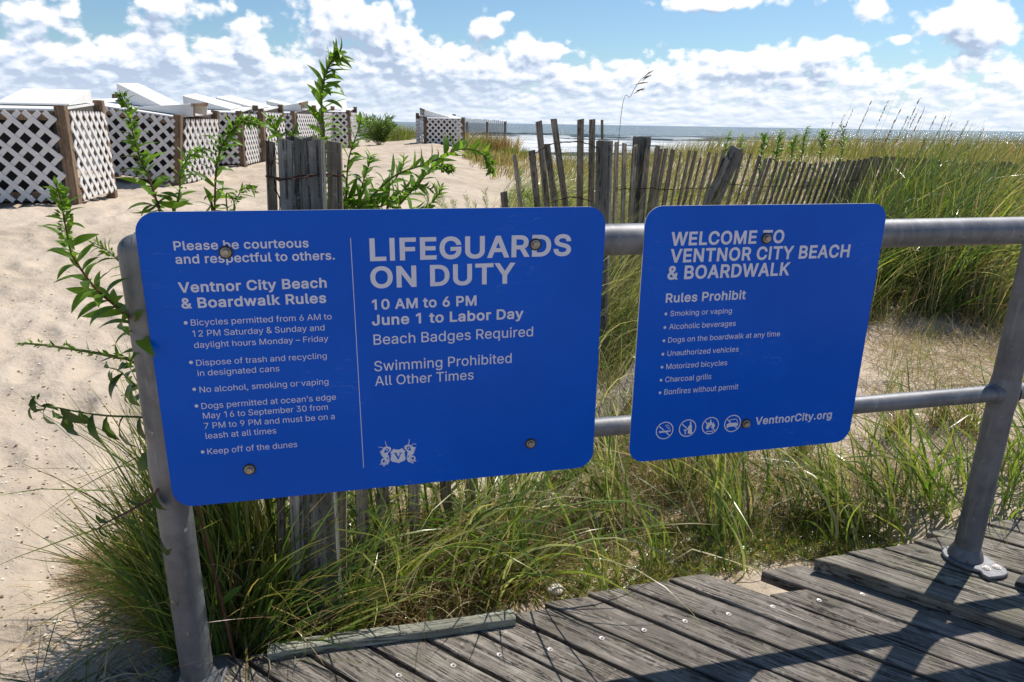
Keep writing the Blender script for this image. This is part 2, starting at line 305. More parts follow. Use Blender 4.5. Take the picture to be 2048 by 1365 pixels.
# ------------------------------------------------------------------ object helpers
def tag(o, label=None, cat=None, group=None, kind=None):
    if label: o['label'] = label
    if cat: o['category'] = cat
    if group: o['group'] = group
    if kind: o['kind'] = kind
    return o
def mesh_np(name, v, f, mats, smooth_=False, mi=None, colors=None):
    me = bpy.data.meshes.new(name); v = np.asarray(v, np.float32)
    if isinstance(f, np.ndarray):
        k = f.shape[1]; me.vertices.add(len(v)); me.vertices.foreach_set('co', v.ravel()); me.loops.add(f.size); me.loops.foreach_set('vertex_index', f.astype(np.int32).ravel())
        me.polygons.add(len(f)); me.polygons.foreach_set('loop_start', np.arange(0, f.size, k, dtype=np.int32)); me.polygons.foreach_set('loop_total', np.full(len(f), k, np.int32))
    else: me.from_pydata([tuple(map(float, q)) for q in v], [], f)
    for m_ in (mats if isinstance(mats, (list, tuple)) else [mats]): me.materials.append(m_)
    if mi is not None: me.polygons.foreach_set('material_index', np.asarray(mi, np.int32))
    if smooth_: me.polygons.foreach_set('use_smooth', np.ones(len(me.polygons), bool))
    if colors is not None:
        a = me.color_attributes.new('Col', 'FLOAT_COLOR', 'POINT'); cc = np.ones((len(v), 4), np.float32); cc[:, :3] = colors; a.data.foreach_set('color', cc.ravel())
    me.update(calc_edges=True); me.validate(); return me
def link(name, me, parent=None, loc=None, mw=None):
    o = bpy.data.objects.new(name, me); col.objects.link(o)
    if parent is not None: o.parent = parent
    if mw is not None: o.matrix_local = mw
    elif loc is not None: o.location = loc
    return o
def empty(name, loc, label, cat, group=None, kind=None):
    o = link(name, None, None, loc); o.empty_display_size = .05; return tag(o, label, cat, group, kind)
class B:
    """collects shapes into one mesh"""
    def __init__(s): s.v = []; s.f = []; s.m = []
    def add(s, v, f, m=0):
        k = len(s.v); s.v += [tuple(map(float, q)) for q in v]; s.f += [tuple(i + k for i in q) for q in f]; s.m += [m] * len(f)
    def box(s, c, h, rot=None, m=0, jit=0):
        c = Vector(c); vs = []
        for sx, sy, sz in ((-1, -1, -1), (1, -1, -1), (1, 1, -1), (-1, 1, -1), (-1, -1, 1), (1, -1, 1), (1, 1, 1), (-1, 1, 1)):
            q = Vector((sx * h[0], sy * h[1], sz * h[2])) + Vector([random.uniform(-jit, jit) for _ in range(3)])
            vs.append(c + (rot @ q if rot else q))
        s.add(vs, [(0, 3, 2, 1), (4, 5, 6, 7), (0, 1, 5, 4), (1, 2, 6, 5), (2, 3, 7, 6), (3, 0, 4, 7)], m)
    def tube(s, pts, rad, n=8, m=0, cap=True):
        pts = [Vector(p) for p in pts]; rr = rad if isinstance(rad, (list, tuple)) else [rad] * len(pts); vs = []; up = Vector((.13, .21, 1)).normalized()
        for i, p in enumerate(pts):
            tg = (pts[min(i + 1, len(pts) - 1)] - pts[max(i - 1, 0)]).normalized(); a = tg.cross(up)
            if a.length < .05: a = tg.cross(Vector((1, .1, 0)))
            a.normalize(); b = tg.cross(a).normalized(); 
            for k in range(n): w = 2 * math.pi * k / n; vs.append(p + (a * math.cos(w) + b * math.sin(w)) * rr[i])
        f = [(i * n + k, i * n + (k + 1) % n, (i + 1) * n + (k + 1) % n, (i + 1) * n + k) for i in range(len(pts) - 1) for k in range(n)]
        if cap: f += [tuple(range(n))[::-1], tuple((len(pts) - 1) * n + k for k in range(n))]
        s.add(vs, f, m)
    def prism(s, poly, z0, z1, m=0, mtop=None):
        n = len(poly); vs = [(x, y, z0) for x, y in poly] + [(x, y, z1) for x, y in poly]
        s.add(vs, [tuple(range(n))[::-1]] + [(k, (k + 1) % n, n + (k + 1) % n, n + k) for k in range(n)], m)
        s.add(vs[n:], [tuple(range(n))], m if mtop is None else mtop)
    def mesh(s, name, mats, smooth_=False, bevel=0):
        me = bpy.data.meshes.new(name); me.from_pydata(s.v, [], s.f)
        for q in (mats if isinstance(mats, (list, tuple)) else [mats]): me.materials.append(q)
        me.polygons.foreach_set('material_index', s.m)
        bm = bmesh.new(); bm.from_mesh(me)
        if bevel: bmesh.ops.remove_doubles(bm, verts=bm.verts, dist=1e-5); bmesh.ops.bevel(bm, geom=bm.edges[:], offset=bevel, segments=1, affect='EDGES', clamp_overlap=True)
        bmesh.ops.recalc_face_normals(bm, faces=bm.faces); bm.to_mesh(me); bm.free()
        if smooth_: me.polygons.foreach_set('use_smooth', [True] * len(me.polygons)); 
        me.update(); return me
    def build(s, name, mats, parent=None, smooth_=False, bevel=0, loc=None):
        return link(name, s.mesh(name, mats, smooth_, bevel), parent, loc)
def soft(o, ang=40):
    me = o.data; me.polygons.foreach_set('use_smooth', [True] * len(me.polygons))
    me.set_sharp_from_angle(angle=R(ang)); return o

# ------------------------------------------------------------------ ground and sea
NA, NR = 1000, 600
ang = np.linspace(-math.pi, math.pi, NA); rad = .35 * (75 / .35) ** (np.linspace(0, 1, NR))
rad = np.concatenate([[.02], rad]); RR, AA = np.meshgrid(rad, ang, indexing='ij'); GX = RR * np.sin(AA); GY = RR * np.cos(AA)
GZ = ground(GX, GY); nr = len(rad)
idx = (np.arange(nr - 1)[:, None] * NA + np.arange(NA - 1)[None, :]).ravel()
fq = np.stack([idx, idx + NA, idx + NA + 1, idx + 1], 1)[:, ::-1]
tag(link('sand', mesh_np('sand', np.stack([GX, GY, GZ], -1).reshape(-1, 3), fq, M['sand'], True)), kind='structure')
bx = B(); bx.box((0, 0, -5.2), (7000, 60, .05)); tag(bx.build('beach_ground', M['sand']), kind='structure')
# sea
SEA_Z = -3.2
ry = np.concatenate([np.linspace(58, 420, 520), 420 * (9000 / 420) ** np.linspace(0, 1, 160)[1:]]); rx = np.linspace(-1, 1, 260)
SX = rx[None, :] * (ry[:, None] * 1.3 + 60); SY = np.repeat(ry[:, None], 260, 1)
roll = np.zeros_like(SX)
for k, yc in enumerate([70, 88, 104, 121, 141, 165, 192, 224, 262, 310]):
    yy = SY - yc - 7 * vnoise(SX * .02 + k * 7, SY * 0 + k * 3.1) - 3 * vnoise(SX * .07 + k, SY * 0 + k * 9.1); amp = (.75 - .02 * k) * (.55 + .9 * (vnoise(SX * .018 + k * 13, SY * 0 + k * 5.3) + .5))
    roll += amp * np.where(yy < 0, np.exp(-(yy / 1.3) ** 2), np.exp(-(yy / 4.2) ** 2))
SZ = SEA_Z + roll + .22 * vnoise(SX * .2, SY * .3) * smooth(900, 200, SY)
idx = (np.arange(len(ry) - 1)[:, None] * 260 + np.arange(259)[None, :]).ravel()
tag(link('sea', mesh_np('sea', np.stack([SX, SY, SZ], -1).reshape(-1, 3), np.stack([idx, idx + 1, idx + 261, idx + 260], 1), M['sea'], True)), kind='structure')
# ------------------------------------------------------------------ boardwalk
PD = np.array([math.cos(R(-34)), math.sin(R(-34))]); PN = np.array([-PD[1], PD[0]])
LP = np.array([-.7507, 1.4041]); RP = np.array([1.4333, 1.9336]); RD = (RP - LP) / np.linalg.norm(RP - LP); RN = np.array([RD[1], -RD[0]])   # RN faces the camera
deck = empty('boardwalk', (0, 0, 0), None, None, None, 'structure')
def plank(perp0, perp1, along0, length, ztop, mat, thick=.038, screws=(), skew=0.0, rough=.0016, name='plank'):
    """board lying along PD; local x runs along the grain"""
    w = (perp1 - perp0) / 2; mid = (perp0 + perp1) / 2; org = PN * mid + PD * along0
    rnd = random.Random(int(perp0 * 1000)); n = max(6, int(length / .06)); vs = []; fs = []
    for i in range(n + 1):
        x = length * i / n; sh = .88 * (1 - i / n); dl = rnd.gauss(0, rough); dr = rnd.gauss(0, rough); cup = rnd.gauss(0, .0006)
        ch = .0025
        vs += [(x, -w + dl, -thick), (x, -w + dl, -ch), (x, -w + ch + dl, cup), (x + w * sh, 0, .0006 + cup), (x + 2 * w * sh, w - ch + dr, cup), (x + 2 * w * sh, w + dr, -ch), (x + 2 * w * sh, w + dr, -thick)]
    for i in range(n):
        for k in range(6): a = i * 7 + k; fs.append((a, a + 7, a + 8, a + 1))
        fs.append((i * 7 + 6, i * 7 + 13, i * 7 + 7, i * 7))
    fs += [tuple(range(7)), tuple(n * 7 + k for k in range(6, -1, -1))]
    b = B(); b.add(vs, fs); me = b.mesh(name, mat)
    o = link(name, me, deck); tilt = rnd.gauss(0, .006)
    o.matrix_local = Matrix.Translation((org[0], org[1], ztop)) @ Matrix.Rotation(R(-34), 4, 'Z') @ Matrix.Rotation(tilt, 4, 'X')
    for s in screws:
        d = np.array(s) - org; link_screw(o, (d @ PD, d @ PN, .0008))
    return o
_sm = None
def link_screw(parent, loc, r=.0058, name='screw'):
    global _sm
    if _sm is None:
        b = B(); n = 16
        rings = [(.0058, -.004), (.0058, .0009), (.0050, .0016), (.0026, .0010), (.0019, -.0006)]
        vs = [(q * math.cos(2 * math.pi * k / n), q * math.sin(2 * math.pi * k / n), z) for q, z in rings for k in range(n)]
        b.add(vs, [(i * n + k, i * n + (k + 1) % n, (i + 1) * n + (k + 1) % n, (i + 1) * n + k) for i in range(4) for k in range(n)], 0)
        b.add([vs[4 * n + k] for k in range(n)], [tuple(range(n))], 1); _sm = b.mesh('screw', [M['screw'], M['rubber']])
    o = link(name, _sm, parent); o.location = loc; k = r / .0058; o.scale = (k * 1.35, k * 1.35, 1.3); return o
gaps = [.44, .545, .65, .758, .868, .975, 1.088, 1.195, 1.300, 1.402, 1.507, 1.618, 1.717, 1.823, 1.9255, 2.0335, 2.133]
starts = {4: (-.669, 1.529), 5: (-.525, 1.562), 6: (-.40, 1.600), 7: (-.262, 1.625), 8: (-.115, 1.655), 9: (.012, 1.700), 10: (.105, 1.745), 11: (.235, 1.790), 12: (.365, 1.835), 13: (.50, 1.875), 14: (.785, 1.805), 15: (.80, 1.925)}
scr = [(-.272, 1.456), (-.138, 1.493), (-.02, 1.533), (.114, 1.556), (.256, 1.6), (.378, 1.638), (.5, 1.677), (.632, 1.71), (.769, 1.742), (.919, 1.778), (1.062, 1.81)]
scr_extra = [(2, (-.92, 1.36)), (3, (-.80, 1.34))]
gaps[-1] = 2.156
for i in range(len(gaps) - 1):
    a0 = np.array(starts[i]) @ PD if i in starts else (-1.62 + .03 * math.sin(i * 5))
    mid = (gaps[i] + gaps[i + 1]) / 2; sl = []
    for s in scr:
        pp = np.array(s) @ PN
        if gaps[i] + .01 < pp < gaps[i + 1] - .01: sl.append(s); sl.append(tuple(np.array(s) + PD * 1.15))
    gap = .010 + .004 * random.random()
    plank(gaps[i] + gap / 2, gaps[i + 1] - gap / 2, a0, 3.6, -.045 + random.gauss(0, .0009), M['plank'], screws=sl, skew=.0)
ugaps = [2.133, 2.225, 2.323, 2.42, 2.515, 2.60, 2.70, 2.80, 2.90, 3.0, 3.1, 3.2]
ustart = [(.955, 1.916), (1.08, 1.965), (1.215, 1.995), (1.33, 2.035), (1.395, 2.075), (1.50, 2.10), (1.62, 2.12)]
for i in range(len(ugaps) - 1):
    a0 = np.array(ustart[i]) @ PD if i < len(ustart) else np.array((1.62 + .12 * (i - 6), 2.12 + .028 * (i - 6))) @ PD
    gap = .008 + .004 * random.random()
    plank(ugaps[i] + gap / 2, ugaps[i + 1] - gap / 2, a0, 3.2, random.gauss(0, .0012), M['oldplank'], thick=.042, rough=.0022)
for k, off in enumerate((.16, .95, 1.7)):     # joists under the planks, parallel to the railing
    b = B(); b.box((0, 0, 0), (2.6, .019, .05)); j = b.build('joist', M['oldplank'], deck)
    q = (LP + RP) / 2 + RN * off; j.matrix_local = Matrix.Translation((q[0], q[1], -.139)) @ Matrix.Rotation(math.atan2(RD[1], RD[0]), 4, 'Z')
# the edge board that lies over the plank ends
e0 = np.array([-.62, 1.516]); e1 = np.array([.018, 1.670]); ed = (e1 - e0) / np.linalg.norm(e1 - e0)
b = B(); n = 12; L_ = np.linalg.norm(e1 - e0); vs = []; fs = []
for i in range(n + 1):
    x = L_ * i / n; w = .020 + .001 * math.sin(i * 1.7); d = .004 * math.sin(i * .5)
    vs += [(x, -w + d, -.024), (x, -w + d, -.003), (x, -w + .003 + d, 0), (x, w - .003 + d, 0), (x, w + d, -.003), (x, w + d, -.024)]
for i in range(n):
    for k in range(5): a = i * 6 + k; fs.append((a, a + 6, a + 7, a + 1))
    fs.append((i * 6 + 5, i * 6 + 11, i * 6 + 6, i * 6))
fs += [tuple(range(6)), tuple(n * 6 + k for k in range(5, -1, -1))]
b.add(vs, fs); eb = link('edge_board', b.mesh('edge_board', M['edge']), deck)
eb.matrix_local = Matrix.Translation((e0[0], e0[1], -.019)) @ Matrix.Rotation(math.atan2(ed[1], ed[0]), 4, 'Z')
# dark earth and boards under the corner
b = B(); b.box((0, 0, 0), (.42, .014, .09)); o = b.build('fascia_board', M['oldplank'], deck); o.matrix_local = Matrix.Translation((-.42, 1.60, -.17)) @ Matrix.Rotation(R(13), 4, 'Z')

# ------------------------------------------------------------------ railing
rail = empty('pipe_railing', (float(RP[0]), float(RP[1]), 0), 'galvanised pipe railing carrying the two blue signs along the boardwalk edge', 'railing')
RO = Vector((RP[0], RP[1], 0))
def rl(p): return Vector(p) - RO
def rxy(t, z): q = LP + RD * t; return Vector((q[0], q[1], z)) - RO
b = B(); b.tube([rxy(-.002, 1.035), rxy(.3, 1.035), rxy(1.5, 1.0345), rxy(4.6, 1.033)], .0365, 28); soft(b.build('top_rail', M['galv'], rail))
b = B(); b.tube([rxy(0, .563), rxy(1.2, .562), rxy(4.6, .561)], .0242, 24); soft(b.build('middle_rail', M['galv'], rail))
def post(t, zb, ztop=1.035, domed=False):
    b = B(); pts = [rxy(t, zb)] + [rxy(t, z) for z in (.2, .5, .8)]; rr = [.0365] * 4
    if domed:
        for k in range(7): w = k / 6 * math.pi / 2; pts.append(rxy(t, ztop + .033 * math.sin(w))); rr.append(max(.004, .0372 * math.cos(w)))
    else: pts.append(rxy(t, ztop)); rr.append(.0365)
    b.tube(pts, rr, 28); o = soft(b.build('post', M['galv'], rail)); return o
post(0, -.035, domed=True); post(2.2473, .01); post(4.5, .01)
for t, tl in ((2.2473, 1), (0, 0)):      # welded collars where the middle rail meets the posts
    for s in ((-1, 1) if tl else (1,)):
        b = B(); pts = [rxy(t + s * q, .562) for q in (.028, .036, .042, .046)]; b.tube(pts, [.034, .031, .0275, .0248], 20)
        soft(b.build('rail_collar', M['galv'], rail))
for t, sgn in ((0, 1), (2.2473, -1)):
    b = B(); b.tube([rxy(t, z) for z in (.515, .53, .562, .594, .61)], [.0366, .0385, .040, .0385, .0366], 24); soft(b.build('weld_band', M['galv'], rail))
def flange(poly, z, screws, name='base_flange'):
    b = B(); pl = [(x - RO[0], y - RO[1]) for x, y in poly]; b.prism(pl, z, z + .012); f = soft(b.build(name, M['galv'], rail, bevel=.003), 30)
    for s in screws:
        w = B(); w.tube([(s[0] - RO[0], s[1] - RO[1], z + .012), (s[0] - RO[0], s[1] - RO[1], z + .0145)], .0115, 16); w.build('washer', M['screw'], f)
        link_screw(f, (s[0] - RO[0], s[1] - RO[1], z + .0150), .0066)
    return f
flR = [(1.376, 1.962), (1.398, 1.985), (1.44, 1.995), (1.478, 1.975), (1.497, 1.935), (1.520, 1.868), (1.512, 1.845), (1.490, 1.832), (1.437, 1.822), (1.428, 1.838), (1.432, 1.856), (1.420, 1.866), (1.400, 1.872), (1.376, 1.905), (1.368, 1.935)]
flange(flR, 0.0015, [(1.458, 1.867), (1.493, 1.873)])
flL = [(-.835, 1.395), (-.828, 1.44), (-.79, 1.485), (-.742, 1.507), (-.722, 1.500), (-.705, 1.470), (-.697, 1.39), (-.71, 1.33), (-.78, 1.31), (-.82, 1.345)]
flange(flL, -.043, [(-.72, 1.37), (-.80, 1.36)])
for t, zb in ((2.2473, .014), (0, -.031)):
    b = B(); b.tube([rxy(t, zb + q) for q in (0, .012, .03, .036)], [.050, .047, .040, .0367], 24); soft(b.build('base_collar', M['galv'], rail))
# leaning pipe of the next railing at the frame's edge
r2 = empty('leaning_handrail', (1.548, 1.785, 0), 'leaning galvanised pipe at the right edge in front of the railing post', 'handrail')
b = B(); b.tube([(0, 0, .0), (.03, .03, .06), (.10, .07, .25), (.45, .22, .85), (.62, .30, 1.1)], .0365, 24); soft(b.build('pipe', M['galv'], r2))
b = B(); b.tube([(0, 0, .001), (.006, .006, .012), (.012, .012, .02)], [.047, .044, .038], 20); soft(b.build('base_collar', M['galv'], r2))

# ------------------------------------------------------------------ signs
SO = LP + RN * .045                                     # point of the signs' front plane below the left post
def to_plane(px, py):
    d = pix_ray(px, py); t = ((np.array([SO[0], SO[1], 0]) - EYEP) @ np.array([RN[0], RN[1], 0])) / (d @ np.array([RN[0], RN[1], 0])); p = EYEP + d * t
    return float((p[:2] - SO) @ RD), float(p[2])
SROT = Matrix(((RD[0], 0, RN[0], 0), (RD[1], 0, RN[1], 0), (0, 1, 0, 0), (0, 0, 0, 1)))       # local x along the rail, y up, z to the viewer
FONT = None
try: FONT = bpy.data.fonts.load(os.path.join(bpy.utils.resource_path('LOCAL'), 'datafiles', 'fonts', 'Inter.woff2'))
except Exception: FONT = None
def make_sign(s0, s1, z0, z1, r, label):
    sg = empty('rules_sign', (0, 0, 0), label, 'sign', 'blue beach rules signs bolted to the railing')
    sg.matrix_world = Matrix.Translation((SO[0] + RD[0] * s0, SO[1] + RD[1] * s0, z0)) @ SROT
    w, h = s1 - s0, z1 - z0; pts = []
    for cx, cy, a in ((w - r, h - r, 0), (r, h - r, 90), (r, r, 180), (w - r, r, 270)):
        for k in range(13): q = R(a + 90 * k / 12); pts.append((cx + r * math.cos(q), cy + r * math.sin(q)))
    b = B(); b.prism(pts, -.0032, 0.0, 1, 0); me = b.mesh('panel', [M['blue'], M['alu']]); link('panel', me, sg)
    return sg, (s0, z0)
_GL = {}
from mathutils.geometry import interpolate_bezier, tessellate_polygon
def glyph(ch, bold):
    """one letter as a mesh: each outline filled by itself, with a band round it for the bold cut"""
    key = (ch, bold)
    if key in _GL: return _GL[key]
    def conv(t_):
        cu = bpy.data.curves.new('t', 'FONT'); cu.body = t_; cu.size = 1.0
        if FONT: cu.font = FONT
        o = bpy.data.objects.new('t', cu); col.objects.link(o); dg = bpy.context.evaluated_depsgraph_get(); c = o.evaluated_get(dg).to_curve(dg); out = []
        for spn in c.splines:
            bp = spn.bezier_points; pts = []
            for i in range(len(bp)):
                p, q = bp[i], bp[(i + 1) % len(bp)]; d = (q.co - p.co).length
                if d < 1e-6: continue
                straight = abs((p.handle_right - p.co).cross(q.co - p.co).z) < 1e-7 and abs((q.handle_left - p.co).cross(q.co - p.co).z) < 1e-7
                pts += [p.co[:2]] if straight else [v[:2] for v in interpolate_bezier(p.co, p.handle_right, q.handle_left, q.co, 5)[:-1]]
            cl = [pts[i] for i in range(len(pts)) if math.hypot(pts[i][0] - pts[i - 1][0], pts[i][1] - pts[i - 1][1]) > 1e-5]
            if len(cl) > 2: out.append(np.array(cl))
        o.evaluated_get(dg).to_curve_clear(); bpy.data.objects.remove(o); return out
    mx_ = lambda cs: max(c[:, 0].max() for c in cs)
    adv = mx_(conv(ch + 'H')) - mx_(conv('H'))
    if ch == ' ': _GL[key] = (np.zeros((0, 3)), [], adv * .95); return _GL[key]
    cs = conv(ch)
    if ch == 'I': cs = [np.array([(.062, 0), (.062, .5087), (.124, .5087), (.124, 0)])]; adv = .186
    if ch == '1' and FONT:
        st = max(c[:, 0][c[:, 1] > .45].max() for c in cs if (c[:, 1] > .45).any()); out = []
        for c in cs:
            low = c[:, 1] < .1; c[low, 0] = np.clip(c[low, 0], st - .062, st); c = np.array([q for i, q in enumerate(c) if np.hypot(*(q - c[i - 1])) > 1e-5])
            if len(c) > 2 and np.ptp(c[:, 0]) > .01: out.append(c)
        cs = out
    area = lambda c: .5 * float(np.sum(c[:, 0] * np.roll(c[:, 1], -1) - np.roll(c[:, 0], -1) * c[:, 1]))
    sg_ = 1 if area(max(cs, key=lambda c: abs(area(c)))) > 0 else -1
    if bold:
        res = []
        for c in cs:
            d = np.roll(c, -1, 0) - c; d /= np.maximum(np.hypot(d[:, 0], d[:, 1]), 1e-9)[:, None]; nn = np.stack([d[:, 1], -d[:, 0]], 1) * sg_; m_ = nn + np.roll(nn, 1, 0); m_ /= np.maximum(np.hypot(m_[:, 0], m_[:, 1]), 1e-6)[:, None]
            res.append(c + m_ / np.maximum((m_ * nn).sum(1), .6)[:, None] * bold)
        cs = res
    E_ = np.concatenate([np.concatenate([c, np.roll(c, -1, 0)], 1) for c in cs])        # edges x0 y0 x1 y1
    ys = set(np.round(E_[:, 1], 5)); n = len(E_)
    for i in range(n):
        p = E_[i, :2]; r = E_[i, 2:] - p; q = E_[i + 1:, :2]; s_ = E_[i + 1:, 2:] - q; den = r[0] * s_[:, 1] - r[1] * s_[:, 0]; ok = np.abs(den) > 1e-12; den = np.where(ok, den, 1)
        t_ = ((q[:, 0] - p[0]) * s_[:, 1] - (q[:, 1] - p[1]) * s_[:, 0]) / den; u_ = ((q[:, 0] - p[0]) * r[1] - (q[:, 1] - p[1]) * r[0]) / den; ok &= (t_ > .001) & (t_ < .999) & (u_ > .001) & (u_ < .999)
        ys |= set(np.round(p[1] + t_[ok] * r[1], 5))
    ys = sorted(ys); v = []; f = []
    for y0, y1 in zip(ys[:-1], ys[1:]):
        if y1 - y0 < 2e-5: continue
        ym = (y0 + y1) / 2; lo = np.minimum(E_[:, 1], E_[:, 3]); hi = np.maximum(E_[:, 1], E_[:, 3]); e = E_[(lo < ym) & (hi > ym)]
        if len(e) < 2: continue
        fx = lambda y: e[:, 0] + (y - e[:, 1]) / (e[:, 3] - e[:, 1]) * (e[:, 2] - e[:, 0])
        xm, xa, xb = fx(ym), fx(y0), fx(y1); o_ = np.argsort(xm); w_ = 0
        for k in o_:
            up_ = 1 if e[k, 3] > e[k, 1] else -1
            if w_ == 0: st_ = k
            w_ += up_
            if w_ == 0 and xm[k] - xm[st_] > 1e-5:
                j = len(v); v += [(xa[st_], y0, 0), (xa[k], y0, 0), (xb[k], y1, 0), (xb[st_], y1, 0)]; f.append((j, j + 1, j + 2, j + 3))
    _GL[key] = (np.array(v), f, adv); return _GL[key]
def text_line(sg, org, txt, pl, pr, cap, ox=0, oy=0, sc=1., bold=.0, shear=0., name='lettering'):
    """pl, pr: baseline ends; cap: y of the capitals' top above pl (all photograph pixels, via a zoom at ox, oy, sc)"""
    A = to_plane(ox + pl[0] / sc, oy + pl[1] / sc); Bp = to_plane(ox + pr[0] / sc, oy + pr[1] / sc); C = to_plane(ox + pl[0] / sc, oy + cap / sc)
    H = C[1] - A[1]; Wd = Bp[0] - A[0]; base = A[1] * .5 + Bp[1] * .5
    gl = []; cx = 0.
    for ch in txt:
        gv, gf, adv = glyph(ch, bold)
        if len(gv): gl.append((gv + [cx, 0, 0], gf))
        cx += adv + bold * 1.3
    v = np.concatenate([q[0] for q in gl]); fs = []; k = 0
    for gv, gf in gl: fs += [tuple(i + k for i in f) for f in gf]; k += len(gv)
    me = bpy.data.meshes.new(name); me.from_pydata([tuple(q) for q in v], [], fs)
    capu = .5087 + 2 * bold; lo = v[:, 0].min(); wu = v[:, 0].max() - lo
    y = (v[:, 1] + bold) / capu * H; x = (v[:, 0] - lo) / wu * (Wd - (H * shear if shear else 0)) + y * shear
    v[:, 0] = x + A[0] - org[0]; v[:, 1] = y + base - org[1]; v[:, 2] = .0005 + v[:, 2] * .3
    me.vertices.foreach_set('co', v.astype(np.float32).ravel()); me.materials.clear(); me.materials.append(M['letter']); me.update()
    return link(name, me, sg)
def shape(sg, org, polys, name, ox, oy, sc, z=.0005, mat='letter'):
    """flat print from outlines; a list of point lists"""
    b = B()
    for poly in polys:
        q = [to_plane(ox + x / sc, oy + y / sc) for x, y in poly]; b.add([(s - org[0], zz - org[1], z) for s, zz in q], [tuple(range(len(q)))])
    me = bpy.data.meshes.new(name); bm = bmesh.new()
    for f in b.f:
        vs = [bm.verts.new(b.v[i]) for i in f]
        try: bm.faces.new(vs)
        except Exception: pass
    bmesh.ops.triangulate(bm, faces=bm.faces[:]); bm.to_mesh(me); bm.free(); me.materials.append(M[mat]); return link(name, me, sg)
def stroke(p, w):
    """a stroked polyline as quads"""
    out = []
    for a, b_ in zip(p[:-1], p[1:]):
        a = np.array(a, float); b_ = np.array(b_, float); d = b_ - a; n_ = np.array([-d[1], d[0]]) / max(1e-6, np.linalg.norm(d)) * w / 2; e = d / max(1e-6, np.linalg.norm(d)) * w * .2
        out.append([tuple(a + n_ - e), tuple(b_ + n_ + e), tuple(b_ - n_ + e), tuple(a - n_ - e)])
    return out
def disc(sg, org, x, y, r, ox, oy, sc, name='bullet'):
    A = to_plane(ox + x / sc, oy + y / sc); me = bpy.data.meshes.get('bullet%d' % int(r * 1e5))
    if me is None:
        me = bpy.data.meshes.new('bullet%d' % int(r * 1e5)); me.from_pydata([(r * math.cos(2 * math.pi * k / 14), r * math.sin(2 * math.pi * k / 14), 0) for k in range(14)], [], [tuple(range(14))]); me.materials.append(M['letter'])
    return link(name, me, sg, (A[0] - org[0], A[1] - org[1], .0005))
def bolt(sg, org, x, y, ox, oy, sc):
    A = to_plane(ox + x / sc, oy + y / sc); b = B(); n = 24
    prof = [(.0135, 0), (.0135, .0012), (.0122, .0022)]
    b.tube([(0, 0, 0), (0, 0, .0015), (0, 0, .0025)], [.0135, .0135, .0118], 24, 1)
    b.tube([(0, 0, .0024), (0, 0, .0038), (0, 0, .0042)], [.0102, .0102, .0092], 20, 0)
    b.tube([(0, 0, .0042), (0, 0, .0098), (0, 0, .0108)], [.0078, .0078, .0064], 6, 0)
    o = b.build('bolt', [M['bolt'], M['rubber']], sg); o.location = (A[0] - org[0], A[1] - org[1], .0003); o.rotation_euler = (0, 0, random.random()); return o

S1, O1 = make_sign(.011, .972, .478, 1.116, .042, 'wide blue sign beginning LIFEGUARDS ON DUTY, bolted beside the left railing post')
Z3 = (280, 420, 2.274)
for txt, pl, pr, cap, bd in [
    ('Please be courteous', (155, 183), (768, 173), 141, .016), ('and respectful to others.', (163, 245), (887, 228), 203, .016),
    ('Ventnor City Beach', (177, 377), (850, 355), 329, .022), ('& Boardwalk Rules', (190, 448), (848, 425), 400, .022),
    ('Bicycles permitted from 6 AM to', (233, 527), (872, 498), 499, 0), ('12 PM Saturday & Sunday and', (240, 577), (840, 549), 549, 0), ('daylight hours Monday \u2013 Friday', (247, 626), (857, 600), 599, 0),
    ('Dispose of trash and recycling', (257, 707), (850, 678), 680, 0), ('in designated cans', (263, 755), (635, 735), 728, 0),
    ('No alcohol, smoking or vaping', (272, 827), (858, 797), 800, 0),
    ('Dogs permitted at ocean\u2019s edge', (281, 904), (892, 865), 877, 0), ('May 16 to September 30 from', (288, 948), (855, 911), 921, 0), ('7 PM to 9 PM and must be on a', (293, 994), (886, 954), 967, 0), ('leash at all times', (300, 1040), (621, 1018), 1013, 0),
    ('Keep off of the dunes', (308, 1111), (716, 1080), 1084, 0)]:
    text_line(S1, O1, txt, pl, pr, cap, *Z3, bold=bd)
for x, y in ((208, 514), (232, 694), (247, 816), (257, 892), (285, 1101)): disc(S1, O1, x, y, .0037, *Z3)
Z4 = (690, 420, 2.528)
for txt, pl, pr, cap, bd in [('LIFEGUARDS', (127, 257), (1141, 235), 141, .024), ('ON DUTY', (130, 393), (860, 376), 283, .024), ('10 AM to 6 PM', (137, 505), (665, 485), 452, .022), ('June 1 to Labor Day', (137, 583), (902, 552), 529, .022),
                         ('Beach Badges Required', (145, 682), (950, 640), 630, .004), ('Swimming Prohibited', (149, 817), (842, 773), 766, .004), ('All Other Times', (152, 889), (650, 858), 840, .004)]:
    text_line(S1, O1, txt, pl, pr, cap, *Z4, bold=bd)
shape(S1, O1, stroke([(28, 143), (94, 1303)], 3.2), 'divider_line', *Z4)
bolt(S1, O1, 391, 193, *Z3); bolt(S1, O1, 498, 1180, *Z3); bolt(S1, O1, 962, 175, *Z4); bolt(S1, O1, 938, 1181, *Z4)
Z6 = (700, 850, 10.24)
shield = [(895, 487), (930, 505), (985, 508), (1030, 500), (1060, 475), (1090, 500), (1135, 545), (1112, 570), (1125, 640), (1140, 700), (1110, 735), (1040, 760), (990, 785), (950, 768), (880, 760), (832, 730), (832, 690), (850, 620), (845, 590), (822, 570), (860, 530)]
lh = [(655, 520), (680, 470), (730, 445), (800, 448), (838, 470), (842, 505), (825, 530), (795, 560), (772, 600), (790, 640), (808, 690), (805, 750), (780, 800), (735, 820), (700, 812), (742, 790), (752, 755), (730, 720), (700, 690), (672, 655), (640, 625), (655, 615), (618, 590), (648, 582), (605, 560), (640, 555), (585, 525), (620, 540)]
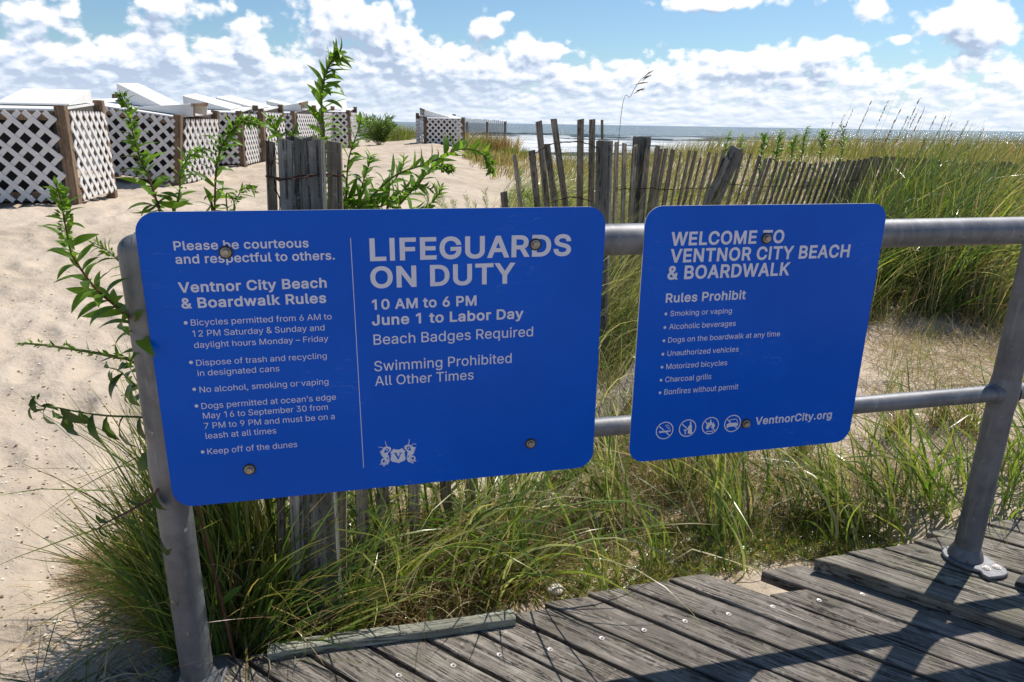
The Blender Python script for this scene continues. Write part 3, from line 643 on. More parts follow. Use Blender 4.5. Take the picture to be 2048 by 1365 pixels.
rh = [(1110, 440), (1150, 415), (1200, 400), (1250, 418), (1290, 450), (1355, 462), (1325, 490), (1345, 510), (1310, 520), (1330, 545), (1305, 560), (1315, 580), (1290, 600), (1260, 630), (1245, 680), (1240, 720), (1262, 760), (1225, 772), (1190, 755), (1165, 710), (1160, 650), (1175, 610), (1180, 560), (1150, 520), (1118, 490)]
def ring(cx, cy, rx, ry, w, n=28, a0=0, a1=360):
    out = []
    for k in range(n):
        t0, t1 = R(a0 + (a1 - a0) * k / n), R(a0 + (a1 - a0) * (k + 1) / n)
        out.append([(cx + (rx - w / 2) * math.cos(t0), cy + (ry - w / 2) * math.sin(t0)), (cx + (rx + w / 2) * math.cos(t0), cy + (ry + w / 2) * math.sin(t0)), (cx + (rx + w / 2) * math.cos(t1), cy + (ry + w / 2) * math.sin(t1)), (cx + (rx - w / 2) * math.cos(t1), cy + (ry - w / 2) * math.sin(t1))])
    return out
shape(S1, O1, [shield, lh, rh] + ring(690, 745, 42, 42, 30) + ring(1285, 685, 42, 42, 30) + stroke([(620, 810), (660, 790), (695, 845), (720, 800)], 22) + stroke([(1235, 740), (1280, 785), (1300, 730), (1350, 740)], 22)
      + stroke([(585, 468), (630, 455), (690, 475)], 11) + stroke([(722, 340), (735, 400), (765, 445)], 13) + stroke([(1213, 295), (1213, 350), (1190, 402)], 13) + stroke([(1265, 410), (1310, 388), (1355, 398)], 11)
      + stroke([(830, 620), (850, 640)], 10) + stroke([(1130, 600), (1112, 620)], 10), 'crest', *Z6)
shape(S1, O1, [[(700, 575), (705, 530), (740, 485), (780, 480), (802, 510), (790, 545), (750, 565)], [(1252, 528), (1200, 522), (1155, 490), (1165, 450), (1200, 435), (1235, 460)], [(750, 655), (790, 690), (795, 712), (765, 700)], [(1212, 610), (1200, 650), (1180, 672), (1172, 655)],
      [(895, 578), (965, 573), (965, 590), (950, 592), (992, 660), (1025, 585), (1005, 582), (1005, 570), (1062, 566), (1062, 580), (1045, 584), (998, 705), (978, 705), (918, 594), (895, 594)]], 'crest_cutout', *Z6, z=.0009, mat='blue')
for q in ((758, 515), (1195, 477)): shape(S1, O1, [[(q[0] + 18 * math.cos(a), q[1] + 18 * math.sin(a)) for a in np.linspace(0, 6.28, 12)[:-1]]], 'crest_eye', *Z6, z=.0012)

S2, O2 = make_sign(1.067, 1.705, .478, 1.116, .042, 'smaller square blue sign beginning WELCOME TO, nearer the right railing post')
Z5 = (1250, 400, 2.5755)
for txt, pl, pr, cap, bd, sh in [('WELCOME TO', (234, 241), (816, 219), 170, .024, 0), ('VENTNOR CITY BEACH', (230, 329), (1153, 292), 258, .024, 0), ('& BOARDWALK', (216, 416), (845, 386), 345, .024, 0), ('Rules Prohibit', (208, 532), (620, 511), 484, .020, 0),
                             ('Smoking or vaping', (232, 600), (549, 583), 573, .002, 0), ('Alcoholic beverages', (226, 669), (569, 648), 641, .002, 0), ('Dogs on the boardwalk at any time', (221, 738), (797, 700), 711, .002, 0), ('Unauthorized vehicles', (217, 806), (584, 780), 779, .002, 0),
                             ('Motorized bicycles', (211, 873), (525, 851), 846, .002, 0), ('Charcoal grills', (206, 940), (443, 922), 913, .002, 0), ('Bonfires without permit', (201, 1006), (582, 973), 978, .002, 0), ('VentnorCity.org', (669, 1159), (1062, 1126), 1119, .020, 0)]:
    text_line(S2, O2, txt, pl, pr, cap, *Z5, bold=bd, shear=sh)
for x, y in ((210, 588), (205, 658), (200, 726), (195, 795), (190, 862), (185, 929), (180, 994)): disc(S2, O2, x, y, .0036, *Z5)
bolt(S2, O2, 728, 199, *Z5); bolt(S2, O2, 622, 1152, *Z5)
Z7 = (1300, 810, 9.309)
def icon(cx, cy, polys, name):
    # circle drawn round in the sign's own plane
    C = to_plane(Z7[0] + cx / Z7[2], Z7[1] + cy / Z7[2]); r, w = .0225, .0026; b = B(); n = 40
    for k in range(n):
        a, c_ = 2 * math.pi * k / n, 2 * math.pi * (k + 1) / n
        b.add([(C[0] - O2[0] + q * math.cos(u), C[1] - O2[1] + q * math.sin(u), .0005) for q, u in ((r - w / 2, a), (r + w / 2, a), (r + w / 2, c_), (r - w / 2, c_))], [(0, 1, 2, 3)])
    o = b.build('prohibition_ring', M['letter'], S2); shape(S2, O2, polys, name, *Z7, z=.0005)
icon(270, 478, stroke([(155, 390), (250, 468)], 20) + stroke([(300, 515), (372, 580)], 20) + [[(165, 492), (345, 474), (350, 505), (168, 526)]] + stroke([(362, 500), (362, 480)], 14) + stroke([(378, 498), (372, 455), (330, 432), (305, 400), (290, 392), (300, 375), (335, 378), (352, 388), (350, 415), (372, 432)], 9), 'no_smoking_symbol')
icon(697, 433, stroke([(582, 346), (705, 455)], 20) + [[(745, 312), (768, 312), (768, 360), (780, 395), (775, 500), (800, 530), (790, 545), (700, 535), (708, 410), (740, 375)], [(618, 462), (692, 458), (662, 495), (662, 535), (680, 545), (628, 548), (645, 538), (645, 495)]], 'no_alcohol_symbol')
icon(1123, 388, stroke([(1010, 302), (1080, 362)], 20) + stroke([(1140, 415), (1220, 490)], 20) + [[(1075, 465), (1040, 430), (1035, 400), (1055, 415), (1050, 370), (1080, 345), (1085, 320), (1105, 345), (1130, 262), (1150, 330), (1160, 350), (1182, 310), (1190, 370), (1208, 350), (1205, 400), (1180, 440), (1150, 400), (1132, 360), (1118, 400), (1090, 430)]] + stroke([(1045, 498), (1180, 486)], 14), 'no_fires_symbol')
icon(1535, 347, stroke([(1425, 262), (1500, 325)], 18) + stroke([(1570, 400), (1625, 440)], 18) + [[(1425, 365), (1470, 342), (1600, 330), (1640, 350), (1635, 385), (1620, 400), (1595, 395), (1560, 400), (1480, 408), (1455, 415), (1450, 435), (1430, 435), (1422, 400)]] + stroke([(1470, 342), (1492, 282), (1520, 272), (1605, 265), (1625, 300), (1635, 340)], 12), 'no_cars_symbol')
# ------------------------------------------------------------------ lattice enclosures on the sand
ENC = 'white lattice enclosures standing on the sand'
def strip_mesh(L, name='lattice_strip'):
    b = B(); b.box((0, 0, 0), (L / 2, .0035, .0222)); return b.mesh(name, M['white'])
def lattice(parent, x0, x1, z0, z1, mat4, single, pitch=.117):
    """strips at +-45 degrees clipped to a rectangle; mat4 places the panel (local x, z; y is thickness)"""
    segs = []; w, h = x1 - x0, z1 - z0; per = pitch * math.sqrt(2)
    for sgn in (1, -1):
        k = -h
        while k < w + (0 if sgn > 0 else h):
            # line x = k + z (sgn>0) or x = k + h - z
            za, zb = max(0, -k), min(h, w - k)
            if zb - za > .05:
                a, b_ = ((k + za, za), (k + zb, zb)) if sgn > 0 else ((k + za, h - za), (k + zb, h - zb)); segs.append((a, b_, sgn))
            k += per
    joined = B()
    for (ax, az_), (bx_, bz), sgn in segs:
        L = math.hypot(bx_ - ax, bz - az_); c = ((ax + bx_) / 2 + x0, sgn * .0042, (az_ + bz) / 2 + z0); a = math.atan2(bz - az_, bx_ - ax)
        if single:
            o = link('lattice_strip', strip_mesh(L), parent); o.matrix_local = mat4 @ Matrix.Translation(c) @ Matrix.Rotation(-a, 4, 'Y')
        else:
            m_ = mat4 @ Matrix.Translation(c) @ Matrix.Rotation(-a, 4, 'Y'); joined.box(m_.translation, (L / 2, .0035, .0222), m_.to_3x3())
    if not single: tag(joined.build('lattice_panel', M['white'], parent), kind='stuff')
def wedge(parent, TM, x0, x1, y0, y1, z, h, rise, open_=False):
    """sloping hatch box on the lid, rising towards rise = 'y', '-x' or '+x'"""
    b = B(); lo = .015
    H = {'y': (lo, lo, h, h), '-x': (h, lo, lo, h), '+x': (lo, h, h, lo)}[rise]
    c = [(x0, y0), (x1, y0), (x1, y1), (x0, y1)]
    b.add([(x, y, z) for x, y in c] + [(x, y, z + q) for (x, y), q in zip(c, H)], [(4, 5, 6, 7)] + [(k, (k + 1) % 4, 4 + (k + 1) % 4, 4 + k) for k in range(4) if not (open_ and k == (1 if rise == '+x' else 3))])
    me = b.mesh('hatch', M['lid']); o = link('hatch', me, parent, None, TM); md = o.modifiers.new('thick', 'SOLIDIFY'); md.thickness = .016; md.offset = -1
    if open_:
        q = B(); xx = x1 if rise == '+x' else x0; s = -1 if rise == '+x' else 1
        q.box((xx + s * .01, (y0 + y1) / 2, z + h - .018), (.019, (y1 - y0) / 2, .019)); q.build('hatch_frame', M['tan'], parent).matrix_local = TM
        q = B(); q.box((xx + s * .01, y0 + .022, z + h / 2 - .019), (.019, .019, h / 2 - .021)); q.build('hatch_frame', M['tan'], parent).matrix_local = TM
        q = B(); q.box((xx + s * .22, (y0 + y1) / 2, z + h * .3), (.01, (y1 - y0) / 2 - .03, h * .25)); q.build('inner_board', M['tan'], parent).matrix_local = TM
def enclosure(fr, theta, w, d, h, tilt, label, single=False, wedges=(), lift=5.0, postx=.05, canlabel=''):
    fx, fy = fr; z = float(ground(fx, fy)) - .01
    t = empty('lattice_enclosure', (0, 0, 0), label, 'enclosure', ENC)
    t.matrix_world = Matrix.Translation((fx, fy, z)) @ Matrix.Rotation(R(theta), 4, 'Z') @ Matrix.Rotation(R(tilt), 4, 'Y')
    P_ = .0445
    for k, (x, y) in enumerate(((0, 0), (-w, 0), (0, d), (-w, d))):
        b = B(); e = random.uniform(-.01, .015) + (.5 * d * math.sin(R(lift)) * 2 if y > 0 else 0); b.box((0, 0, (h + postx + e) / 2 - .12), (P_, P_, (h + postx + e) / 2 + .12), None, 0, .002); o = b.build('corner_post', M['tan'], t, bevel=.004); o.location = (x, y, 0); o.rotation_euler = (random.gauss(0, .008), random.gauss(0, .008), 0)
    for a, b_, nm in (((-w + P_, -P_ + .02), (-P_, -P_ + .02), 'x'), ((-w + P_, d), (-P_, d), 'x'), ((P_ - .02, P_), (P_ - .02, d - P_), 'y'), ((-w, P_), (-w, d - P_), 'y')):
        for zz in (.10, h - .045):
            q = B(); L = ((b_[0] - a[0]) if nm == 'x' else (b_[1] - a[1])) / 2; q.box((0, 0, 0), (L, .018, .04) if nm == 'x' else (.018, L, .04)); o = q.build('cross_rail', M['tan'], t); o.location = ((a[0] + b_[0]) / 2, (a[1] + b_[1]) / 2, zz)
    z0, z1 = .06, h - .012
    lattice(t, -w + .035, -.035, z0, z1, Matrix.Translation((0, -P_ - .010, 0)), single)
    lattice(t, .035, d - .035, z0, z1, Matrix.Translation((P_ + .010, 0, 0)) @ Matrix.Rotation(R(90), 4, 'Z'), single)
    lattice(t, .035, d - .035, z0, z1, Matrix.Translation((-w - P_ - .010, 0, 0)) @ Matrix.Rotation(R(90), 4, 'Z'), False)
    b = B(); b.box((0, 0, 0), (w / 2 - .03, d / 2 + .03, .011)); o = b.build('lid', M['lid'], t); TM = Matrix.Translation((0, -.03, h)) @ Matrix.Rotation(R(lift), 4, 'X') @ Matrix.Translation((0, .03, -h)); o.matrix_local = TM @ Matrix.Translation((-w / 2, d / 2, h + .004))
    for wd in wedges: wedge(t, TM, *wd)
    if lift > 2:
        q = B(); L_ = d * math.sin(R(lift)) / 2; q.box((-w / 2, d - .01, h + L_), (w / 2 - .05, .009, L_)); q.build('back_board', M['lid'], t)
    # outsized dark can added inside so the lattice openings look shaded
    c = empty('filler_can', (0, 0, 0), canlabel, 'filler can', 'dark cans added to darken the lattice openings'); ct = t.matrix_world @ Matrix.Translation((-w / 2, d / 2, .0)); c.matrix_world = ct
    for sx, nm in ((0, 'body'),):
        q = B(); rr = []
        for zz, k in ((.02, .80), (h - .14, .93), (h - .07, .93)):
            rr.append((zz, k))
        vs = []; n = 20
        for zz, k in rr:
            for i in range(n):
                a = 2 * math.pi * i / n; ca, sa = math.cos(a), math.sin(a); m_ = max(abs(ca), abs(sa)) ** .75; vs.append((ca / m_ * (w / 2 - .10) * k, sa / m_ * (d / 2 - .10) * k, zz))
        q.add(vs, [(j * n + i, j * n + (i + 1) % n, (j + 1) * n + (i + 1) % n, (j + 1) * n + i) for j in range(2) for i in range(n)] + [tuple(range(n))[::-1], tuple(2 * n + i for i in range(n))])
        soft(q.build('body', M['dark'], c))
        q = B(); pr = [(vs[2 * n + i][0] * 1.03, vs[2 * n + i][1] * 1.03, h - .075) for i in range(n + 1 - 1)]; q.tube(pr + [pr[0]], .012, 6); q.build('rim', M['dark'], c)
    return t
def fr_at(px, py, D): p = at_r(px, py, D); return (p[0], p[1])
enclosure(fr_at(150, 400, 7.9), 12, 1.35, 1.05, .86, 0, 'nearest lattice enclosure at the left edge, with a white sloping hatch on its lid', True, lift=4, wedges=[(-.66, -.04, .35, 1.0, .885, .12, 'y')], canlabel='dark can added to darken the openings of the nearest lattice enclosure at the left edge')
enclosure(fr_at(353, 346, 10.3), 2, 1.38, 1.25, .86, 7.5, 'tilted lattice enclosure second from the left, with an open brown hatch on its lid', True, lift=3, wedges=[(-1.02, -.36, .55, 1.15, .885, .24, '-x'), (-.60, .12, .15, .62, .885, .16, '+x', True)], canlabel='dark can added to darken the openings of the tilted second lattice enclosure')
enclosure(fr_at(484, 318, 13.0), 6, 1.05, 1.1, .86, 1.0, 'lattice enclosure just right of the tilted one, third from the left', False, [(-.95, -.2, .3, 1.0, .885, .2, '-x')], canlabel='dark can added to darken the openings of the third lattice enclosure from the left')
enclosure(fr_at(528, 314, 14.0), 0, .95, 1.15, .86, 1.0, 'lattice enclosure in mid row behind the arching weed, fourth from the left', False, [(-.9, -.15, .3, 1.0, .885, .18, '-x')], canlabel='dark can added to darken the openings of the fourth lattice enclosure from the left')
enclosure(fr_at(594, 302, 16.4), 0, 1.0, 1.6, .86, -1.0, 'lattice enclosure in the row above the grey fence piling, fifth from the left', False, [(-.9, .05, .4, 1.0, .885, .16, '+x', True), (-.9, -.2, 1.05, 1.5, .885, .17, '-x')], canlabel='dark can added to darken the openings of the fifth lattice enclosure from the left')
enclosure(fr_at(700, 287, 18.9), 4, 1.15, 1.2, .88, 0, 'last lattice enclosure at the right end of the row', False, [(-1.0, -.2, .35, 1.1, .9, .2, 'y')], canlabel='dark can added to darken the openings of the last enclosure of the row')
enclosure(fr_at(646, 294, 18.0), 2, .9, 1.3, .86, 0, 'lattice enclosure behind the tall weed, second from the right end of the row', False, [(-.8, -.15, .35, 1.1, .885, .15, 'y')], canlabel='dark can added to darken the openings of the second to last enclosure of the row')
enclosure(fr_at(926, 292, 21.3), 19, 1.10, 1.05, .88, 0, 'lone lattice enclosure standing apart on the sand toward the water', False, [(-1.08, -.35, .2, .8, .9, .20, '-x', True)], canlabel='dark can added to darken the openings of the lone lattice enclosure')

# ------------------------------------------------------------------ sand fences
def slat(parent, base, top, w=.038, th=.009, yaw=0., name='slat', mat='slat', seed=None):
    base = Vector(base); top = Vector(top); L = (top - base).length; zax = (top - base).normalized(); xax = Vector((math.cos(yaw), math.sin(yaw), 0)); xax = (xax - zax * xax.dot(zax)).normalized(); yax = zax.cross(xax)
    b = B(); n = 4; vs = []; rnd = random.Random(seed if seed is not None else random.random()); cut = rnd.uniform(-.3, .3)
    for i in range(n + 1):
        z = L * i / n; bow = .004 * math.sin(i * 1.3 + cut * 9); ww = w / 2 * (1 + rnd.uniform(-.05, .05)); tz = (cut * .012 if i == n else 0)
        vs += [(-ww + bow, -th / 2, z - tz), (ww + bow, -th / 2, z + tz), (ww + bow, th / 2, z + tz), (-ww + bow, th / 2, z - tz)]
    fs = [(i * 4 + k, i * 4 + (k + 1) % 4, i * 4 + 4 + (k + 1) % 4, i * 4 + 4 + k) for i in range(n) for k in range(4)] + [(3, 2, 1, 0), (n * 4, n * 4 + 1, n * 4 + 2, n * 4 + 3)]
    b.add(vs, fs); o = link(name, b.mesh(name, M[mat]), parent)
    o.matrix_local = Matrix.Translation(base) @ Matrix((xax, yax, zax)).transposed().to_4x4(); return o
def rough_post(parent, base, top, r=.05, facets=7, name='post', seed=0, mat='piling', split=True):
    base = Vector(base); top = Vector(top); L = (top - base).length; zax = (top - base).normalized(); xax = Vector((1, 0, 0)); xax = (xax - zax * xax.dot(zax)).normalized(); yax = zax.cross(xax)
    rnd = random.Random(seed); b = B(); n = 8; vs = []; F_ = facets * 2; prof = [r * (1 + rnd.uniform(-.12, .12)) * (.93 if k % 2 else 1) for k in range(F_)]
    for i in range(n + 1):
        for k in range(F_):
            a = 2 * math.pi * k / F_ + .2; q = prof[k] * (1 + .02 * rnd.uniform(-1, 1)); z = L * i / n
            if i == n: z += rnd.uniform(-.006, .004)
            vs.append((q * math.cos(a), q * math.sin(a), z))
    fs = [(i * F_ + k, i * F_ + (k + 1) % F_, (i + 1) * F_ + (k + 1) % F_, (i + 1) * F_ + k) for i in range(n) for k in range(F_)] + [tuple(range(F_))[::-1], tuple(n * F_ + k for k in range(F_))]
    b.add(vs, fs); o = soft(link(name, b.mesh(name, M[mat]), parent), 24)
    o.matrix_local = Matrix.Translation(base) @ Matrix((xax, yax, zax)).transposed().to_4x4(); return o
def wire(parent, pts, r=.0016, sag=.0, name='wire'):
    out = []
    for i in range(len(pts) - 1):
        a, b_ = Vector(pts[i]), Vector(pts[i + 1]); n = max(2, int((b_ - a).length / .03))
        for k in range(n): u = k / n; p = a.lerp(b_, u); p.z -= sag * 4 * u * (1 - u); out.append(p + Vector([random.gauss(0, .0015) for _ in range(3)]))
    out.append(Vector(pts[-1])); b = B(); b.tube(out, r, 4)
    b.tube([p + Vector((.002 * math.sin(i * 1.9), .002 * math.cos(i * 1.9), .003 * math.sin(i * 1.9 + 1))) for i, p in enumerate(out)], r, 4)
    return link(name, b.mesh(name, M['rust']), parent)
def gp(x, y): return Vector((x, y, float(ground(x, y))))
fa = empty('snow_fence', (0, 0, 0), 'broken grey slat fence behind the wide blue sign, wired to a thick piling', 'fence', 'sand fences of weathered slats')
def upto(px, py, Y): return Vector(at(px, py, Y))
# piling made of a thick post and planks tied round it
p0 = Vector(at(632, 1262, 1.70)); rough_post(fa, (p0.x, p0.y + .02, -.25), upto(606, 274, 1.74), .042, 6, 'piling', 3)
slat(fa, (p0.x - .045, 1.69, -.2), upto(571, 279, 1.70), .034, .020, .4, 'slat', 'piling', 1)
slat(fa, (p0.x + .052, 1.72, -.2), upto(626, 281, 1.71), .040, .022, -.2, 'slat', 'piling', 2)
slat(fa, (p0.x - .11, 1.74, -.2), upto(542, 283, 1.74), .022, .014, .5, 'slat', 'slat', 3)
slat(fa, Vector(at(682, 1215, 1.78)) + Vector((0, 0, -.05)), upto(670, 284, 1.80), .036, .012, .0, 'slat', 'slat', 4)
w0 = [upto(534, 356, 1.70), upto(560, 357, 1.66), upto(598, 352, 1.655), upto(640, 349, 1.70), upto(660, 350, 1.77), upto(688, 352, 1.78)]
wire(fa, w0, .0016)
wire(fa, [upto(533, 358, 1.70), upto(556, 356, 1.665), upto(580, 358, 1.65), upto(606, 357, 1.65), upto(634, 352, 1.69), upto(662, 355, 1.77)], .0013)
wire(fa, [upto(545, 360, 1.70), upto(552, 380, 1.70), upto(560, 400, 1.70), upto(563, 440, 1.70)], .0013)
wire(fa, [upto(600, 1152, 1.67), upto(640, 1150, 1.68), upto(700, 1155, 1.76), upto(760, 1150, 1.9)], .0014)
low = [(.0, 724, 1190, 1.84), (0, 768, 1155, 1.93), (0, 832, 1140, 2.02), (0, 893, 1120, 2.12), (0, 945, 1090, 2.25), (0, 985, 1060, 2.40), (0, 1030, 1040, 2.6), (0, 1075, 1000, 2.8)]
tops = [(716, 600, 1.86), (752, 560, 1.95), (815, 640, 2.04), (880, 560, 2.14), (920, 600, 2.27), (965, 620, 2.42), (1010, 640, 2.6), (1040, 600, 2.85)]
for (_, bx_, by_, Y), (tx, ty, Y2) in zip(low, tops): slat(fa, Vector(at(bx_, by_, Y)) - Vector((0, 0, .06)), upto(tx, ty, Y2), .037, .009, .55)
# leaning slats that carry on behind the sign's right half
for k, (tx, ty, bx_, by_, Y) in enumerate([(1007, 384, 1015, 460, 3.9), (1029, 310, 1046, 440, 3.95), (1064, 301, 1078, 430, 4.0), (1076, 243, 1096, 430, 4.05), (1095, 288, 1112, 430, 4.1), (1108, 238, 1131, 420, 4.1), (1160, 239, 1160, 430, 4.1), (1185, 239, 1183, 430, 4.1), (1205.5, 240, 1205, 430, 4.35)]):
    bb = Vector(at(bx_, by_, Y)); tt = upto(tx, ty, Y); d = (tt - bb).normalized(); zg = float(gz(bb.x, bb.y)) - .1; base = bb - d * ((bb.z - zg) / d.z)
    slat(fa, base, tt, .036 if k not in (1, 8) else (.022 if k == 1 else .016), .010, random.uniform(-.3, .5))
pb = gp(.52, 3.95); rough_post(fa, (pb.x, 3.95, pb.z - .3), upto(1209, 281, 3.95), .052, 5, 'post', 8)
wire(fa, [upto(1058, 318, 3.9), upto(1068, 308, 3.95), upto(1100, 288, 4.0), upto(1140, 284, 4.05), upto(1165, 284, 4.05), upto(1196, 296, 3.9)], .0022)
wire(fa, [upto(1105, 404, 4.0), upto(1140, 394, 4.05), upto(1160, 396, 4.05), upto(1185, 404, 3.95)], .0022)

fb = empty('snow_fence', (0, 0, 0), 'long curving slat fence leaning right in the dune grass behind the square sign', 'fence', 'sand fences of weathered slats')
tpix = [(1233, 283), (1249, 288), (1270, 291), (1296, 297), (1316, 293), (1322, 299), (1332, 295), (1347, 299), (1363, 303), (1380, 302), (1392, 304), (1402, 314), (1420, 306), (1434, 307), (1448, 302), (1462, 303), (1486, 305), (1502, 309), (1520, 312), (1533, 317), (1541, 318), (1555, 322)]
for x in range(1567, 1760, 11): tpix.append((x, 323 - .0 + 3 * math.sin(x * .02) - max(0, (x - 1680)) * .12))
for x in range(1762, 2120, 13): tpix.append((x, 315 + (x - 1760) * .055 + 3 * math.sin(x)))
def fence_Y(x):      # distance of the fence line at each azimuth
    return float(np.interp(x, [1200, 1380, 1530, 1710, 1900, 2120], [4.15, 4.9, 5.8, 6.7, 6.8, 6.3]))
leanpx = lambda x: float(np.interp(x, [1200, 1260, 1300, 1400, 1500, 1700, 1900, 2120], [0, 4, 14, 26, 34, 42, 52, 60]))
wt_, wb_ = [], []
for k, (x, y) in enumerate(tpix):
    Y = fence_Y(x) + random.gauss(0, .02); tt = upto(x, y + random.uniform(-2, 2), Y); bb = upto(x - leanpx(x), y + 110, Y); d = (tt - bb).normalized(); zg = float(gz(bb.x, bb.y)) - .08; base = bb - d * ((bb.z - zg) / d.z)
    L = (tt - base).length
    slat(fb, base, tt, .038, .009, math.atan2(fence_Y(x + 60) - fence_Y(x), .28) + random.gauss(0, .12), seed=k)
    wt_.append(base.lerp(tt, .80) - Vector((0, .008, 0))); wb_.append(base.lerp(tt, .42) - Vector((0, .008, 0)))
wire(fb, [wt_[0]] + wt_[1::3], .0018, .006); wire(fb, [wb_[0]] + wb_[1::3], .0018, .006)
for (x, y, x2, y2, Y, r, sd) in [(1284, 274, 1276, 400, 4.75, .058, 5), (1474, 296, 1424, 412, 5.35, .052, 6), (1455, 318, 1412, 412, 5.3, .03, 7)]:
    tt = upto(x, y, Y); bb = upto(x2, y2, Y); d = (tt - bb).normalized(); zg = float(gz(bb.x, bb.y)) - .15; rough_post(fb, bb - d * ((bb.z - zg) / d.z), tt, r, 6, 'post', sd)
tt = upto(1296, 275, 4.70); slat(fb, (tt.x - .03, tt.y, 0), tt, .035, .02, .2, 'slat', 'piling')
# thin far fence beside the lone enclosure
fc = empty('snow_fence', (0, 0, 0), 'thin far slat fence in dry grass right of the lone enclosure', 'fence', 'sand fences of weathered slats')
j = B()
for x in range(932, 1014, 4):
    tt = upto(x, 243 + (x - 930) * .07 + random.uniform(-1, 1), 24 + (x - 930) * .01); bb = upto(x, 285 + (x - 930) * .02, 24 + (x - 930) * .01); c = (tt + bb) / 2; j.box(c, (.017, .006, (tt.z - bb.z) / 2 + .1))
tag(j.build('slat', M['slat'], fc), kind='stuff')
for x in (935, 975, 1010): tt = upto(x, 244, 24); rough_post(fc, (tt.x, 24.05, tt.z - .95), tt, .04, 5, 'post', x)

# loose bits on the ground
def rock(px, py, r, z, label, name='stone', mat='stone', flat=.6):
    p = at_z(px, py, z); b = bmesh.new(); bmesh.ops.create_icosphere(b, subdivisions=3, radius=r); rn = random.Random(px)
    ox = rn.random() * 20
    for v in b.verts: v.co *= 1 + .35 * float(vnoise(v.co.x / r * 1.1 + ox, v.co.y / r * 1.1 + v.co.z / r)); v.co.z *= flat
    me = bpy.data.meshes.new(name); b.to_mesh(me); b.free(); me.materials.append(M[mat]); me.polygons.foreach_set('use_smooth', [True] * len(me.polygons)); o = link(name, me, None, (p[0], p[1], float(ground(p[0], p[1])) + r * flat * .45)); return tag(o, label, 'stone' if name == 'stone' else 'shell')
rock(487, 1294, .017, -.12, 'larger pale stone lying in shade at the plank ends by the left post'); rock(516, 1291, .011, -.12, 'small pale stone beside the larger one at the plank ends')
rock(1110, 1146, .030, -.1, 'bleached white shell lump in weeds behind the planks', 'shell_lump', 'shell', .5)
rock(86, 1348, .016, -.12, 'small tan stone on shaded sand at the lower left corner')
b = B(); b.box((0, 0, 0), (.62, .055, .018), None, 0, .004); o = b.build('fallen_board', M['slat'], bevel=.003); q = at(1245, 668, 3.1); o.rotation_euler = (R(8), R(-14), R(58)); o.location = (q[0], q[1], float(gz(q[0], q[1])) + .12)
tag(o, 'pale weathered board half buried in grass, seen between the two signs', 'board')
# ------------------------------------------------------------------ weeds with single leaves
_lm = {}
def leaf_mesh(kind, mat):
    key = (kind, mat)
    if key in _lm: return _lm[key]
    droop, wid, curl = [(.3, .125, .10), (.8, .14, .12), (1.3, .145, .08), (.1, .12, .14), (1.7, .20, .05)][kind]
    n = 7; vs = []; a = 0.; y = z = 0.
    for i in range(n + 1):
        t = i / n; w = wid * (math.sin(math.pi * min(1, t * .93 + .05)) ** .8) * (1.0 if t < .5 else (1 - (t - .5) * .55)); w = .004 if i == n else max(.012, w)
        if kind == 4: w *= 1 + .18 * math.sin(i * 2.7)
        vs += [(-w, y, z + w * curl * 3), (0, y, z), (w, y, z + w * curl * 3)]
        a = -droop * t * 1.1; y += math.cos(a) / n; z += math.sin(a) / n
    fs = [(i * 3 + k, i * 3 + k + 1, i * 3 + k + 4, i * 3 + k + 3) for i in range(n) for k in range(2)]
    b = B(); b.add(vs, fs); me = b.mesh('leaf', M[mat], True); _lm[key] = me; return me
def spline(pts, n):
    P_ = [Vector(p) for p in pts]; P_ = [P_[0] * 2 - P_[1]] + P_ + [P_[-1] * 2 - P_[-2]]; out = []; m_ = len(P_) - 3
    for i in range(n + 1):
        u = i / n * m_; k = min(int(u), m_ - 1); t = u - k; a, b_, c, d = P_[k:k + 4]
        out.append(.5 * ((2 * b_) + (c - a) * t + (2 * a - 5 * b_ + 4 * c - d) * t * t + (3 * b_ - a - 3 * c + d) * t ** 3))
    return out
